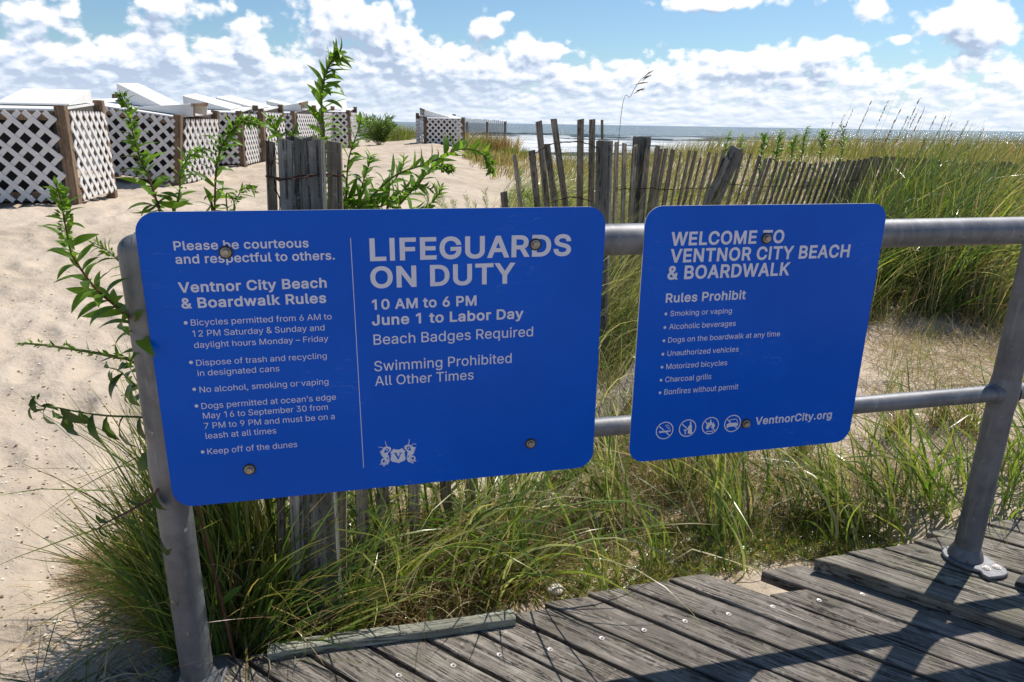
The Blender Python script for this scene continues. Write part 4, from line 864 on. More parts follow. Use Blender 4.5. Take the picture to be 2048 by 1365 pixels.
def weed(label, path, n_, leaf, kinds=(1, 1, 0, 2), mat='leaf', stem='stem', r=.0035, wind=(.35, .0, .0), bud=.14, start=.0, budn=60, root=None, tipscale=.35, group='seaside goldenrod weeds round the signs', jag=0., up=.55):
    n = int(n_ * 1.5); pts = [Vector(at(*p)) for p in path]
    if root is not None: pts = [Vector((root[0], root[1], float(ground(*root)) - .03))] + [pts[0].lerp(Vector((root[0], root[1], float(ground(*root)))), .45) + Vector((0, 0, .03))] + pts
    t = empty('goldenrod_weed', tuple(pts[0]), label, 'weed', group); o0 = pts[0]
    m_ = max(12, n); sp_ = spline([p - o0 for p in pts], m_ * 2)
    b = B(); b.tube(sp_, [r * (1 - .72 * i / len(sp_)) for i in range(len(sp_))], 6); soft(b.build('stem', M[stem], t), 80)
    L = sum((sp_[i + 1] - sp_[i]).length for i in range(len(sp_) - 1)); ph = random.random() * 6
    for k in range(n):
        u = start + (1 - start) * (k + .5) / n; i = min(int(u * (len(sp_) - 1)), len(sp_) - 2); p = sp_[i].lerp(sp_[i + 1], u * (len(sp_) - 1) - i); tg = (sp_[i + 1] - sp_[i]).normalized()
        if root is not None and u < .22 and k % 3: continue
        ph += 2.4 + random.gauss(0, .25); a = tg.cross(Vector((.2, 1, .1))).normalized(); c = tg.cross(a).normalized()
        out = a * math.cos(ph) + c * math.sin(ph); upw = up + .35 * u
        d = (out + tg * upw + Vector(wind) + Vector([random.gauss(0, .10) for _ in range(3)])).normalized()
        nrm = (tg - d * tg.dot(d)); nrm = nrm.normalized() if nrm.length > .05 else d.cross(a).normalized(); roll = random.gauss(0, .35)
        x = d.cross(nrm).normalized(); nrm = x.cross(d).normalized(); x2 = x * math.cos(roll) + nrm * math.sin(roll); n2 = x2.cross(d).normalized()
        ln = leaf * (1.32 if pts[0].x > -.6 else 1.6) * (1 - (1 - tipscale) * u ** 2) * random.uniform(.75, 1.15)
        kd = kinds[k % len(kinds)]; wsc = random.uniform(.85, 1.15)
        lf = link('leaf', leaf_mesh(kd, mat), t); lf.matrix_local = Matrix.Translation(p) @ Matrix((x2 * ln * wsc, d * ln, n2 * ln)).transposed().to_4x4()
    if bud > 0:
        b = B()
        for k in range(budn):
            u = 1 - bud * (k / budn) ** 1.2; i = min(int(u * (len(sp_) - 1)), len(sp_) - 2); p = sp_[i]; ww = Vector([random.gauss(0, 1) for _ in range(3)]).normalized(); tg = (sp_[i + 1] - sp_[i]).normalized(); d = (ww + tg * .9).normalized(); s = random.uniform(.009, .019) * (leaf / .06) ** .5
            x = d.cross(ww.orthogonal()).normalized() * s * .28; p = p + ww * .004; b.add([p - x * .4, p + d * s * .5 - x, p + d * s, p + d * s * .5 + x], [(0, 1, 2, 3)])
        tag(b.build('bud_cluster', M[mat], t), kind='stuff')
    return t
weed('tallest weed, standing behind the grey piling and reaching into the clouds', [(648, 440, 2.02), (645, 400, 2.02), (650, 305, 2.0), (643, 215, 2.0), (648, 160, 1.98), (662, 125, 1.97), (676, 108, 1.96)], 60, .068, (1, 2, 1, 0), r=.0055, wind=(.55, 0, -.05), root=(-.42, 2.05), budn=50, bud=.08, tipscale=.55)
weed('upright leafy weed right of the tied grey slats', [(686, 440, 1.97), (692, 400, 1.97), (697, 322, 1.95), (716, 262, 1.93), (722, 240, 1.93)], 34, .062, (1, 0, 1), r=.004, wind=(.3, 0, .05), root=(-.38, 2.0), bud=.0)
weed('weed arching far right over the sand above the wide sign', [(690, 440, 1.98), (722, 415, 1.95), (787, 354, 1.92), (861, 325, 1.9), (916, 300, 1.9), (955, 303, 1.88), (976, 320, 1.87), (983, 345, 1.87)], 62, .058, (0, 3, 1), r=.004, wind=(.0, 0, .45), root=(-.36, 2.02), bud=.18, tipscale=.25)
weed('bushy weed beneath the arching one, top bending right', [(775, 445, 2.05), (795, 415, 2.03), (841, 363, 2.0), (867, 333, 2.0), (900, 338, 2.0)], 36, .060, (0, 3, 1), r=.004, wind=(.1, 0, .35), root=(-.25, 2.1), bud=.1)
weed('leafy weed between the grey slat and the bushy one', [(700, 440, 2.06), (742, 415, 2.05), (772, 380, 2.04), (800, 345, 2.03), (808, 318, 2.03)], 34, .064, (1, 0, 1), wind=(.1, 0, .2), root=(-.32, 2.15), bud=.0)
weed('short weed leaning right under the arching stem', [(742, 445, 2.0), (765, 412, 1.98), (800, 385, 1.97), (836, 372, 1.96), (862, 380, 1.96)], 34, .056, (0, 3, 1), wind=(.1, 0, .35), root=(-.30, 2.08), bud=.0)
weed('upright weed crowding the right side of the last tied slat', [(712, 440, 2.0), (716, 412, 2.0), (724, 372, 1.98), (736, 335, 1.97), (742, 312, 1.97)], 30, .058, (1, 0, 1), wind=(.2, 0, .2), root=(-.34, 2.07), bud=.0)
weed('low leafy weed filling the gap at the wide sign top edge', [(820, 450, 2.1), (848, 420, 2.1), (875, 392, 2.1), (884, 372, 2.1)], 26, .060, (1, 0), wind=(.2, 0, .2), root=(-.18, 2.2), bud=.0)
weed('weed leaning left in front of the tilted enclosure, bent tip up', [(322, 440, 1.72), (318, 417, 1.72), (297, 356, 1.7), (279, 317, 1.7), (267, 271, 1.69), (256, 220, 1.68), (240, 188, 1.67)], 44, .046, (1, 2, 0, 1), stem='redstem', r=.0035, wind=(.0, 0, .0), root=(-.80, 1.75), bud=.45, budn=150, tipscale=.3)
weed('short weed with curled tip between the two left weeds', [(350, 440, 1.76), (354, 415, 1.76), (359, 384, 1.75), (362, 343, 1.75), (380, 314, 1.74), (404, 302, 1.73)], 28, .042, (1, 0, 2), wind=(.1, 0, .05), root=(-.75, 1.8), bud=.35, budn=90, tipscale=.25)
weed('slender weed whose tip hooks right before the third enclosure', [(428, 440, 1.76), (429, 420, 1.75), (432, 348, 1.74), (440, 304, 1.74), (458, 270, 1.73), (486, 242, 1.72), (516, 246, 1.71)], 42, .045, (1, 0, 2), stem='redstem', wind=(.05, 0, .0), root=(-.66, 1.8), bud=.38, budn=170, tipscale=.25)
weed('side shoot bending right just above the wide sign edge', [(455, 425, 1.74), (470, 402, 1.74), (488, 378, 1.73), (512, 380, 1.72)], 16, .034, (0, 1), bud=.5, budn=60, tipscale=.3, r=.0025, root=(-.64, 1.8))
weed('small weed peeking up left of the grey piling', [(560, 300, 1.95), (556, 280, 1.95), (548, 255, 1.93), (540, 234, 1.92)], 16, .045, (0, 1, 3), bud=.3, budn=40, root=(-.66, 1.95), r=.003)
weed('small weed tucked behind the left side of the piling', [(575, 300, 1.96), (580, 276, 1.95), (592, 265, 1.94)], 8, .045, (1, 0), bud=.0, root=(-.60, 1.95), r=.003)
weed('nearest left weed leaning out from the railing post over the sand', [(322, 740, 1.42), (286, 680, 1.40), (262, 641, 1.38), (230, 612, 1.36), (197, 583, 1.33), (164, 542, 1.3), (141, 501, 1.28), (130, 448, 1.26), (124, 407, 1.25), (113, 372, 1.24)], 50, .052, (1, 2, 0, 1), stem='redstem', r=.0036, wind=(-.05, 0, .0), root=(-.70, 1.52), bud=.25, budn=120, tipscale=.3)
weed('thin shoot curling left past the railing post top', [(290, 600, 1.46), (272, 565, 1.45), (252, 536, 1.44), (230, 515, 1.43), (212, 500, 1.42), (190, 487, 1.41)], 18, .038, (1, 0, 1), mat='leaf', stem='redstem', r=.0025, wind=(-.1, 0, .0), bud=.3, budn=30, root=(-.72, 1.56))
weed('bare tapering stalk pointing left over the sand', [(300, 760, 1.46), (262, 722, 1.44), (235, 715, 1.42), (190, 706, 1.4), (140, 698, 1.39), (85, 690, 1.38), (36, 687, 1.37)], 20, .022, (0, 3), stem='stem', r=.0062, wind=(0, 0, .3), bud=.5, budn=60, root=(-.80, 1.55))
weed('stalk with large ragged leaves hanging low beside the post', [(300, 800, 1.48), (270, 770, 1.46), (238, 742, 1.44), (215, 735, 1.43)], 12, .062, (4, 2, 4), mat='darkleaf', r=.004, wind=(-.2, -.2, -.5), bud=0, root=(-.82, 1.55), up=.1)
weed('low stalk with drooping notched leaves reaching furthest left', [(330, 850, 1.42), (290, 836, 1.40), (215, 832, 1.36), (150, 823, 1.33), (110, 815, 1.31), (80, 812, 1.3), (62, 792, 1.29)], 13, .058, (4, 2, 4), mat='darkleaf', r=.0034, wind=(-.1, -.1, -1.0), bud=.2, budn=14, root=(-.80, 1.5), up=.1)
weed('short broken pinkish stalk low in the shaded grass', [(330, 985, 1.38), (300, 1000, 1.36), (250, 1027, 1.33), (220, 1042, 1.31), (190, 1061, 1.3)], 7, .045, (4, 2), mat='darkleaf', stem='redstem', r=.0042, wind=(0, 0, -.5), bud=0, root=(-.80, 1.52))
for (x, y, h, X_) in [(1690, 252, 50, 0), (1560, 262, 40, 1), (1612, 255, 40, 2), (1530, 268, 30, 3), (1480, 268, 60, 4), (1455, 265, 45, 5), (1590, 268, 36, 6), (1650, 262, 30, 7)]:
    D = 8.5 + (X_ % 3) * .6
    weed(['leafy green weed at the dune crest, ' + q for q in ('furthest right', 'left of centre', 'tallest of the crest bunch', 'small and left', 'standing alone before surf', 'leaning beside the lone one', 'short in mid bunch', 'right of the bunch centre')][X_], [(x - 6, y + h, D), (x - 2, y + h * .5, D), (x + random.randint(-10, 10), y, D)], random.randint(26, 50), random.uniform(.08, .12), (1, 0, 2), r=.006, wind=(.3, 0, .1), bud=.0, root=(at(x - 6, y + h, D)[0], D), group='leafy weeds along the dune crest', tipscale=.6)

# ------------------------------------------------------------------ grass
GREEN = ((.075, .14, .022), (.115, .19, .035), (.17, .23, .045), (.06, .11, .03), (.20, .24, .06))
STRAW = ((.36, .29, .17), (.27, .20, .11), (.42, .36, .24), (.20, .13, .07))
PALE = ((.24, .27, .13), (.33, .34, .20), (.17, .21, .08), (.40, .38, .26))
OLIVE = ((.15, .16, .045), (.20, .18, .06), (.12, .15, .035), (.24, .20, .09))
BLUEG = ((.045, .085, .035), (.06, .11, .045), (.08, .13, .05))
def quad(pts, n, zref=None):
    """random ground points inside a four-cornered patch given by its corners on the ground"""
    c = [on_ground(*p)[:2] if len(p) == 2 else np.array(p[:2]) for p in pts]; u = RNG.random(n); v = RNG.random(n)
    q = (c[0][None] * ((1 - u) * (1 - v))[:, None] + c[1][None] * (u * (1 - v))[:, None] + c[2][None] * (u * v)[:, None] + c[3][None] * ((1 - u) * v)[:, None]); return q
def around(x, y, r, n): a = RNG.random(n) * 2 * np.pi; q = r * np.sqrt(RNG.random(n)) ; return np.stack([x + q * np.cos(a), y + q * np.sin(a)], 1)
class Grass:
    def __init__(s): s.v = []; s.f = []; s.c = []; s.k = 0
    def add(s, xy, L, w, az, th0, th1, cols, seg=6, azs=.5, ths=.2, tw=.8, mixc=None, kink=0.):
        n = len(xy); L = np.asarray(L) * RNG.uniform(.6, 1.2, n); w = w * RNG.uniform(.6, 1.25, n); az = (az if np.ndim(az) else np.full(n, az)) + RNG.normal(0, azs, n)
        th0 = th0 + RNG.normal(0, ths, n); th1 = th1 + RNG.normal(0, ths * 1.6, n)
        z = ground(xy[:, 0], xy[:, 1]) - .01; p = np.stack([xy[:, 0], xy[:, 1], z], 1); cols = np.array(cols); c = cols[RNG.integers(0, len(cols), n)] * RNG.uniform(.75, 1.25, (n, 1)); tipc = c * np.array([1.35, 1.1, .9])
        dead = (RNG.random(n) < .25).astype(float); tws = RNG.normal(0, tw, n); tws2 = tws + RNG.normal(0, .9, n); V = np.zeros((n, seg + 1, 2, 3)); C = np.zeros((n, seg + 1, 2, 3)); caz = az.copy(); ddaz = RNG.normal(0, .10, n) + 0
        kp = RNG.integers(2, seg + 1, n); kk = (RNG.random(n) < kink) * RNG.uniform(.6, 1.6, n)
        for i in range(seg + 1):
            t = i / seg; th = th0 + (th1 - th0) * t + kk * (i >= kp)
            d = np.stack([np.sin(th) * np.cos(caz), np.sin(th) * np.sin(caz), np.cos(th)], 1); perp = np.stack([-np.sin(caz), np.cos(caz), np.zeros(n)], 1); nr_ = np.cross(d, perp); tt = tws + (tws2 - tws) * t
            wd = perp * np.cos(tt)[:, None] + nr_ * np.sin(tt)[:, None]; ww = w * (1 - t ** 2.2) * (.65 + .35 * min(1, t * 4)) * .5 + w * .02
            V[:, i, 0] = p - wd * ww[:, None]; V[:, i, 1] = p + wd * ww[:, None]; C[:, i] = (c * (1 - .0 * t) + (tipc - c) * max(0, t - .6) + (dead * max(0, t - .72) * 3)[:, None] * (np.array([.34, .25, .12]) - c))[:, None, :]
            p = p + d * (L / seg)[:, None]; caz = caz + ddaz
        g = ground(V[..., 0], V[..., 1]) + .003; V[..., 2] = np.where((V[..., 2] < g), g + RNG.random(V.shape[:3]) * .004, V[..., 2])
        base = (np.arange(n) * (seg + 1) * 2)[:, None] + (np.arange(seg) * 2)[None]; base = base.ravel() + s.k
        s.f.append(np.stack([base, base + 1, base + 3, base + 2], 1)); s.v.append(V.reshape(-1, 3)); s.c.append(C.reshape(-1, 3)); s.k += n * (seg + 1) * 2; return s
    def build(s, name, label, mat='grass', cat='grass'):
        o = link(name, mesh_np(name, np.concatenate(s.v), np.concatenate(s.f), M[mat], False, colors=np.concatenate(s.c)))
        return tag(o, label, cat, kind='stuff')
PI = math.pi; RIGHT = 0.; AWAY = PI / 2; LEFT = PI; NEAR = -PI / 2
def clumps(g, pts, per, r, L, w, az, th0, th1, cols, **kw):
    for x, y in pts:
        k = max(3, int(per * random.uniform(.6, 1.4))); a = az + random.gauss(0, .4); g.add(around(x, y, r * random.uniform(.7, 1.3), k), L * random.uniform(.75, 1.2), w, a, th0, th1, cols, **kw)

# dark hanging clump round the left post
g = Grass()
for (x, y, n, L, az, t0, t1, cs) in [(-.83, 1.70, 230, .80, LEFT, .0, .45, GREEN + BLUEG), (-.76, 1.80, 220, .84, LEFT + .3, .0, .5, GREEN + BLUEG + OLIVE), (-.86, 1.62, 420, .56, LEFT, .0, .8, GREEN + OLIVE), (-.80, 1.54, 320, .56, LEFT - .2, .0, .7, BLUEG + GREEN), (-.84, 1.74, 340, .62, LEFT, .05, .6, OLIVE + STRAW[:2] + GREEN),
                                 (-.94, 1.90, 260, .34, LEFT + .5, .4, 1.9, OLIVE + STRAW[:2] + GREEN[:2]), (-.99, 1.96, 220, .30, LEFT + .5, .8, 2.0, STRAW + OLIVE), (-.68, 1.62, 130, .5, 0, .0, 1.2, GREEN + OLIVE)]:
    g.add(around(x, y, .08, n), L, .0068, az, t0, t1, cs, seg=7, azs=.7, ths=.16, kink=.15)
g.add(around(-.84, 1.66, .11, 900), .42, .0032, LEFT, .1, 1.1, STRAW + OLIVE, seg=6, azs=1.0, ths=.3, kink=.3)
g.add(around(-.82, 1.46, .08, 260), .22, .004, LEFT, .9, 1.7, STRAW + BLUEG, seg=5, azs=2.0, ths=.4, kink=.3)
g.build('beach_grass', 'dark drooping clump of beach grass around the left railing post')
g = Grass()
g.add(around(-1.22, 2.0, .12, 1100), .15, .0026, LEFT, 1.1, 1.7, STRAW, seg=5, azs=.7, ths=.25, kink=.4); g.add(around(-1.08, 1.97, .10, 700), .24, .003, LEFT, .9, 1.8, STRAW, seg=5, azs=.5, ths=.25, kink=.3)
g.build('dead_grass', 'mat of dead straw-coloured grass trailing onto the sand at left', 'straw')
g = Grass()
g.add(around(-1.25, 1.28, .12, 30), .35, .006, LEFT, 1.0, 1.8, BLUEG, azs=1.2); g.add(around(-1.10, 1.34, .10, 40), .30, .006, LEFT, .6, 1.7, BLUEG + STRAW, azs=1.6)
g.add(quad([(0, 1300), (260, 1340), (300, 1150), (60, 1150)], 60), .08, .002, 0, 1.4, 1.6, STRAW, azs=3)
g.build('grass_tuft', 'few low grass blades on the shaded sand at lower left')

# tangle behind and below the wide sign
g = Grass(); tq = [(430, 1290), (1060, 1200), (1190, 1000), (420, 1050)]
g.add(quad(tq, 2600), .24, .0036, 0, .9, 1.7, STRAW + OLIVE, azs=3.1, ths=.45, kink=.3)
g.add(quad(tq, 800), .34, .0032, 0, .4, 1.5, STRAW + OLIVE, azs=3.1, ths=.45, kink=.4)
g.add(quad([(430, 1300), (700, 1270), (760, 1150), (420, 1150)], 300), .40, .006, 0, .5, 1.6, GREEN, azs=3.1, ths=.4)
g.build('tangled_dry_grass', 'dense tangle of brown dry grass below the wide blue sign', 'straw')
g = Grass()
clumps(g, quad([(480, 1240), (1000, 1170), (1150, 960), (480, 1020)], 34), 9, .05, .54, .0085, .3, .3, 1.6, GREEN + PALE[:2] + STRAW[:1], azs=1.1, ths=.3, kink=.1)
g.add(around(-.75, 1.56, .05, 46), .62, .009, .35, .75, 1.55, GREEN, azs=.35, ths=.14); g.add(around(-.46, 1.66, .04, 34), .42, .009, .9, .3, 1.3, GREEN, azs=.5, ths=.2); g.add(around(-.85, 1.9, .06, 40), .95, .009, -.1, .35, 1.45, GREEN, azs=.5, ths=.2)
g.add(around(-.35, 1.9, .05, 30), .55, .009, PI - .4, .2, 1.3, GREEN, azs=.8, ths=.3); g.add(around(.05, 1.98, .06, 30), .50, .008, 1.2, .15, .9, GREEN, azs=.9, ths=.3); g.add(around(-.1, 2.3, .15, 40), .8, .008, LEFT, .3, 1.6, GREEN + PALE, azs=.9, ths=.3)
g.add(around(-.70, 1.60, .12, 26), .7, .0035, .2, .6, 1.7, STRAW, azs=.6, ths=.2, kink=.7, seg=9); g.add(around(-.45, 1.8, .2, 40), .65, .0032, 0, .4, 1.8, STRAW, azs=2, ths=.3, kink=.7, seg=9)
for k in range(9):
    x = random.uniform(-.70, .15); y = 1.62 + (x + .7) * .28 + random.uniform(.02, .25); g.add(around(x, y, .05, 11), random.uniform(.5, .8), .0092, random.choice([.1, .6, -.3, 2.8, 1.0]), .25, 1.9, GREEN + PALE[:2], azs=.35, ths=.22, seg=9)
g.build('long_grass', 'long arching green blades below the wide blue sign')
g = Grass()
lowq = [(700, 1230), (1900, 1080), (1800, 1000), (900, 1080)]
g.add(quad([(780, 1240), (1230, 1185), (1290, 1040), (880, 1090)], 4200), .055, .0045, 0, .7, 1.5, ((.13, .19, .03), (.17, .22, .045), (.10, .15, .03), (.22, .2, .07)), azs=3.1, ths=.5, seg=3)
g.add(quad([(1240, 1190), (1800, 1090), (1700, 1020), (1300, 1060)], 3600), .07, .0045, 0, .7, 1.5, ((.13, .19, .03), (.16, .22, .04), (.10, .16, .03), (.26, .22, .09)), azs=3.1, ths=.5, seg=3)
g.add(quad([(780, 1240), (1700, 1120), (1500, 1020), (900, 1080)], 2600), .10, .002, 0, 1.2, 1.6, STRAW, azs=3.1, ths=.2, seg=3)
g.build('low_weeds', 'low bright green weeds and litter along the plank ends')

# tufts on the sand to the right
g = Grass()
ptsR = quad([(1080, 1200), (1900, 1085), (1900, 1000), (1180, 1040)], 30)
clumps(g, ptsR, 9, .05, .48, .0082, PI - .5, .15, 1.0, GREEN + PALE + STRAW[:1], azs=.9, ths=.3, kink=.08)
clumps(g, quad([(1150, 1050), (1480, 1020), (1420, 900), (1180, 930)], 13), 11, .06, .50, .0078, PI - .3, .15, 1.2, GREEN + PALE + STRAW[:1], azs=1.0, ths=.35, kink=.15)
clumps(g, quad([(1900, 1075), (2100, 1060), (2100, 880), (1800, 960)], 15), 12, .07, .60, .009, LEFT + .4, .3, 1.2, GREEN, azs=.6, ths=.25, kink=.05)
clumps(g, quad([(1700, 1090), (1900, 1075), (1880, 990), (1650, 1020)], 7), 12, .07, .54, .009, LEFT + .3, .5, 1.5, GREEN + PALE[:1], azs=.5, ths=.25)
clumps(g, quad([(1450, 1060), (1750, 1050), (1700, 960), (1500, 980)], 5), 7, .05, .40, .005, LEFT, .2, 1.0, GREEN + OLIVE, azs=.9, ths=.3)
g.build('beach_grass', 'bright green beach grass along the far edge of the planks at right')
g = Grass()
g.add(quad([(1180, 1040), (1560, 1000), (1500, 880), (1200, 900)], 1500), .24, .0028, 0, .6, 1.5, STRAW + OLIVE, azs=3.1, ths=.4, kink=.2)
g.add(quad([(560, 1270), (1060, 1190), (1190, 1060), (600, 1130)], 1500), .16, .0045, 0, 1.1, 1.65, ((.20, .12, .06), (.14, .085, .045), (.30, .22, .13)), azs=3.1, ths=.3, kink=.3, seg=4)
g.add(quad([(1190, 900), (1420, 900), (1350, 560), (1190, 560)], 2600), .40, .0036, -.6, .5, 1.6, STRAW + PALE + OLIVE, azs=1.1, ths=.4, kink=.2)
g.add(quad([(1740, 830), (2100, 800), (2100, 640), (1760, 660)], 1700), .26, .0032, 0, 1.1, 1.55, STRAW[:3] + ((.30, .25, .20), (.22, .17, .14)), azs=3.1, ths=.25, kink=.3)
g.add(quad([(1180, 1100), (1880, 1040), (1800, 930), (1200, 960)], 1300), .20, .003, 0, .9, 1.6, STRAW, azs=3.1, ths=.3, kink=.3)
g.add(quad([(1560, 1020), (2100, 960), (2100, 850), (1560, 900)], 620), .20, .0022, 0, 1.2, 1.6, STRAW, azs=3.1, ths=.2, kink=.3)
g.add(quad([(1300, 1080), (2100, 1040), (2100, 560), (1700, 560)], 1500), .28, .0026, 0, .3, 1.4, STRAW + ((.22, .12, .06),), azs=3.1, ths=.35, kink=.3)
g.build('dead_grass', 'flattened dead grass stems littering the sand behind the right sign', 'straw')
g = Grass()
clumps(g, quad([(1700, 900), (2100, 880), (2100, 560), (1720, 560)], 20), 15, .05, .30, .0036, .3, .05, .7, OLIVE + GREEN[:2], azs=1.2, ths=.25)
clumps(g, quad([(1760, 600), (2100, 620), (2100, 500), (1760, 500)], 34), 26, .07, .36, .0038, .2, .05, .7, OLIVE + GREEN[:2] + STRAW[:2], azs=1.2, ths=.25)
for (px, py) in [(1445, 935), (1600, 905), (1790, 880), (1880, 850), (1935, 862)]:
    q = on_ground(px, py); g.add(around(q[0], q[1], .05, 90), .24, .0045, 0, .2, 1.1, ((.16, .09, .04), (.22, .13, .06)) + OLIVE + GREEN[:1], azs=3.1, ths=.35)
g.build('grass_tuft', 'separate upright olive tufts on the sand between right sign and post')

# pale windblown grass by the fence
g = Grass()
Wd = quad([(1000, 520), (1300, 520), (1260, 395), (1000, 410)], 60)
clumps(g, Wd, 55, .09, .62, .0055, .1, .25, 1.9, PALE + PALE + GREEN[:2], azs=.5, ths=.25)
g.add(quad([(1000, 560), (1330, 560), (1300, 420), (980, 430)], 1500), .5, .004, .2, .3, 1.7, PALE + STRAW[:1], azs=.7, ths=.3, kink=.1)
g.add(np.stack([RNG.uniform(-.1, 1.3, 2600), RNG.uniform(3.9, 5.0, 2600)], 1), .95, .0055, .1, .1, 1.35, PALE + PALE + GREEN[:1], azs=.55, ths=.25, kink=.05)
clumps(g, quad([(1180, 900), (1300, 880), (1300, 560), (1180, 560)], 34), 26, .07, .5, .0055, .2, .25, 1.6, PALE + GREEN[:3], azs=.9, ths=.3)
g.build('windblown_grass', 'pale windblown grass around the fence between the two signs')

# the dune beyond the fence
def field(g, x0, x1, y0, y1, n, L, w, az, t0, t1, cols, cond=None, **kw):
    q = np.stack([RNG.uniform(x0, x1, n), RNG.uniform(y0, y1, n)], 1)
    if cond is not None: q = q[cond(q[:, 0], q[:, 1])]
    g.add(q, L, w, az, t0, t1, cols, **kw)
beyond = lambda x, y: (y > np.interp(x, [.3, 1.2, 2.1, 3.3, 5], [4.5, 5.2, 6.2, 7.2, 7.2])) & (vnoise(x * .9, y * .9) > -.38)
g = Grass()
field(g, .55, 9, 4.6, 9, 9500, .42, .0075, .1, .1, .9, OLIVE + GREEN[:3] + STRAW[:2], beyond, azs=.7, ths=.25, seg=5)
field(g, .8, 16, 8, 18, 17000, .45, .011, .1, .1, .9, OLIVE + OLIVE + STRAW[:2] + GREEN[:1], beyond, azs=.7, ths=.25, seg=4)
field(g, 6, 16, 5.5, 9, 6000, .50, .009, .1, .1, .9, OLIVE + STRAW[:2] + GREEN[:1], None, azs=.7, ths=.25, seg=4)
g.build('dune_grass', 'golden green grass covering the dune beyond the slat fence')
g = Grass()
field(g, 1.0, 4.4, 4.3, 6.6, 6500, .38, .0055, .1, .1, .9, OLIVE + STRAW[:2] + GREEN[:2], lambda x, y: (~beyond(x, y)) & (y > 4.9 + .25 * vnoise(x * 3, y)), azs=.8, ths=.3, seg=5)
g.build('dune_grass', 'olive grass in front of the slat fence foot')
# the tall clump at right; its PALE blades partly stand in for sun glints
g = Grass()
for k in range(135):
    px = random.uniform(1660, 2090); Y = random.uniform(4.9, 6.8); x = at(px, 480, Y)[0]; k_ = smooth(1650, 1800, px) * (1 - .45 * smooth(1900, 2060, px)); y = Y
    ca = random.gauss(.05, .55); ct = random.uniform(.5, 1.5); cc = random.choice([GREEN, GREEN + PALE[:2], BLUEG + GREEN[:2], BLUEG + GREEN[:2]] if 1690 < px < 1900 else [GREEN, GREEN + PALE, PALE + OLIVE, OLIVE + STRAW[:2], GREEN + GREEN + PALE])
    g.add(around(x, y, .11, 40 if px < 1940 else 22), (.66 if px < 1940 else .48) + .48 * float(k_), random.uniform(.009, .015), ca, random.uniform(.0, .3), ct, cc if px < 1930 else cc + STRAW[:2] + PALE, azs=.6, ths=.32, seg=6, kink=.22)
    g.add(around(x, y, .16, 26), .5 + .5 * float(k_), .005, ca, .1, 1.1, STRAW + PALE, azs=1.0, ths=.4, seg=6, kink=.4)
g.add(quad([(1700, 505), (2100, 515), (2090, 470), (1700, 470)], 3000), .55, .005, .1, .1, .9, GREEN + OLIVE + STRAW[:1], azs=.8, ths=.3)
g.build('tall_grass', 'tall bright green clump of grass bending right behind the square sign')
# seed heads standing above it
g = Grass()
for (px, py, Y) in [(1742, 205, 5.7), (1775, 205, 5.8), (1800, 222, 6.2), (1838, 200, 6.0), (1850, 215, 6.0), (1815, 235, 6.1), (1892, 232, 6.3), (1870, 236, 6.2), (1935, 245, 6.4), (1968, 258, 6.5), (1925, 262, 6.3), (1705, 222, 6.0), (1688, 232, 6.2), (1903, 250, 6.1), (1835, 222, 5.9), (1665, 248, 6.4), (1950, 270, 6.6), (1790, 240, 6.2)]:
    p = at(px, py, Y); xy = np.array([[p[0] - .22, p[1]]]); h = p[2] - float(ground(p[0], p[1])); g.add(np.repeat(xy, 2, 0), h * 1.12, .004, .0, .05, .45, ((.2, .15, .08),), azs=.15, ths=.05)
    m_ = 46; u = RNG.random(m_); top = np.array([p[0], p[1], p[2]]); d = np.array([-.30, 0, -1.0]); d = d / np.linalg.norm(d); base = top + d * (u * .26)[:, None]
    # spikelets hugging the stem
    V = np.zeros((m_, 4, 3)); ax = RNG.normal(0, 1, (m_, 3)); ax /= np.linalg.norm(ax, axis=1)[:, None]; dd = -d + ax * .35; dd /= np.linalg.norm(dd, axis=1)[:, None]; sd = np.cross(dd, ax); s_ = .024
    V[:, 0] = base; V[:, 1] = base + dd * s_ * .5 + sd * .0035; V[:, 2] = base + dd * s_; V[:, 3] = base + dd * s_ * .5 - sd * .0035
    k0 = g.k; g.v.append(V.reshape(-1, 3)); g.c.append(np.tile([.19, .14, .09], (m_ * 4, 1)) * RNG.uniform(.7, 1.3, (m_ * 4, 1))); g.f.append((np.arange(m_ * 4).reshape(-1, 4) + k0)); g.k += m_ * 4
g.build('seed_heads', 'brown feathery seed heads rising above the tall grass at right')
st = empty('grass_stalk', (0, 0, 0), 'single tall grass stalk with bent seed head against the clouds', 'stalk')
q0 = Vector(at(1232, 300, 4.2)); q0.z = float(ground(q0.x, q0.y)); pp = [q0, Vector(at(1240, 250, 4.2)), Vector(at(1262, 192, 4.2)), Vector(at(1280, 162, 4.2)), Vector(at(1300, 145, 4.2))]
sp_ = spline(pp, 30); b = B(); b.tube(sp_, [.0016] * len(sp_), 4); b.build('stem', M['panicle'], st)
for (px, py, qx, qy) in [(1268, 188, 1290, 176), (1272, 182, 1290, 180), (1270, 170, 1297, 165), (1284, 162, 1303, 150), (1289, 153, 1308, 141), (1286, 157, 1302, 152)]:
    b = B(); b.tube([at(px, py, 4.2), at((px + qx) / 2, (py + qy) / 2 - 1, 4.2), at(qx, qy, 4.2)], [.001, .0042, .001], 5); b.build('seed_spike', M['panicle'], st)
# fine stalks before the surf
g = Grass()
for (px, py) in [(1208, 225), (1222, 240), (1165, 215), (1180, 222), (1310, 250), (1330, 262), (1365, 262), (1355, 240), (1255, 240), (1290, 232), (1130, 240), (1115, 225), (1400, 262)]:
    Y = 4.3; p = at(px, py, Y); h = p[2] - float(ground(p[0], p[1])); g.add(np.array([[p[0] - .10, Y]] * 3), h * 1.0, .0028, .0, .05, .35, ((.18, .14, .08), (.2, .2, .1)), azs=.3, ths=.08, seg=7)
g.build('grass_stalks', 'thin dry stalks standing before the surf above the fence')

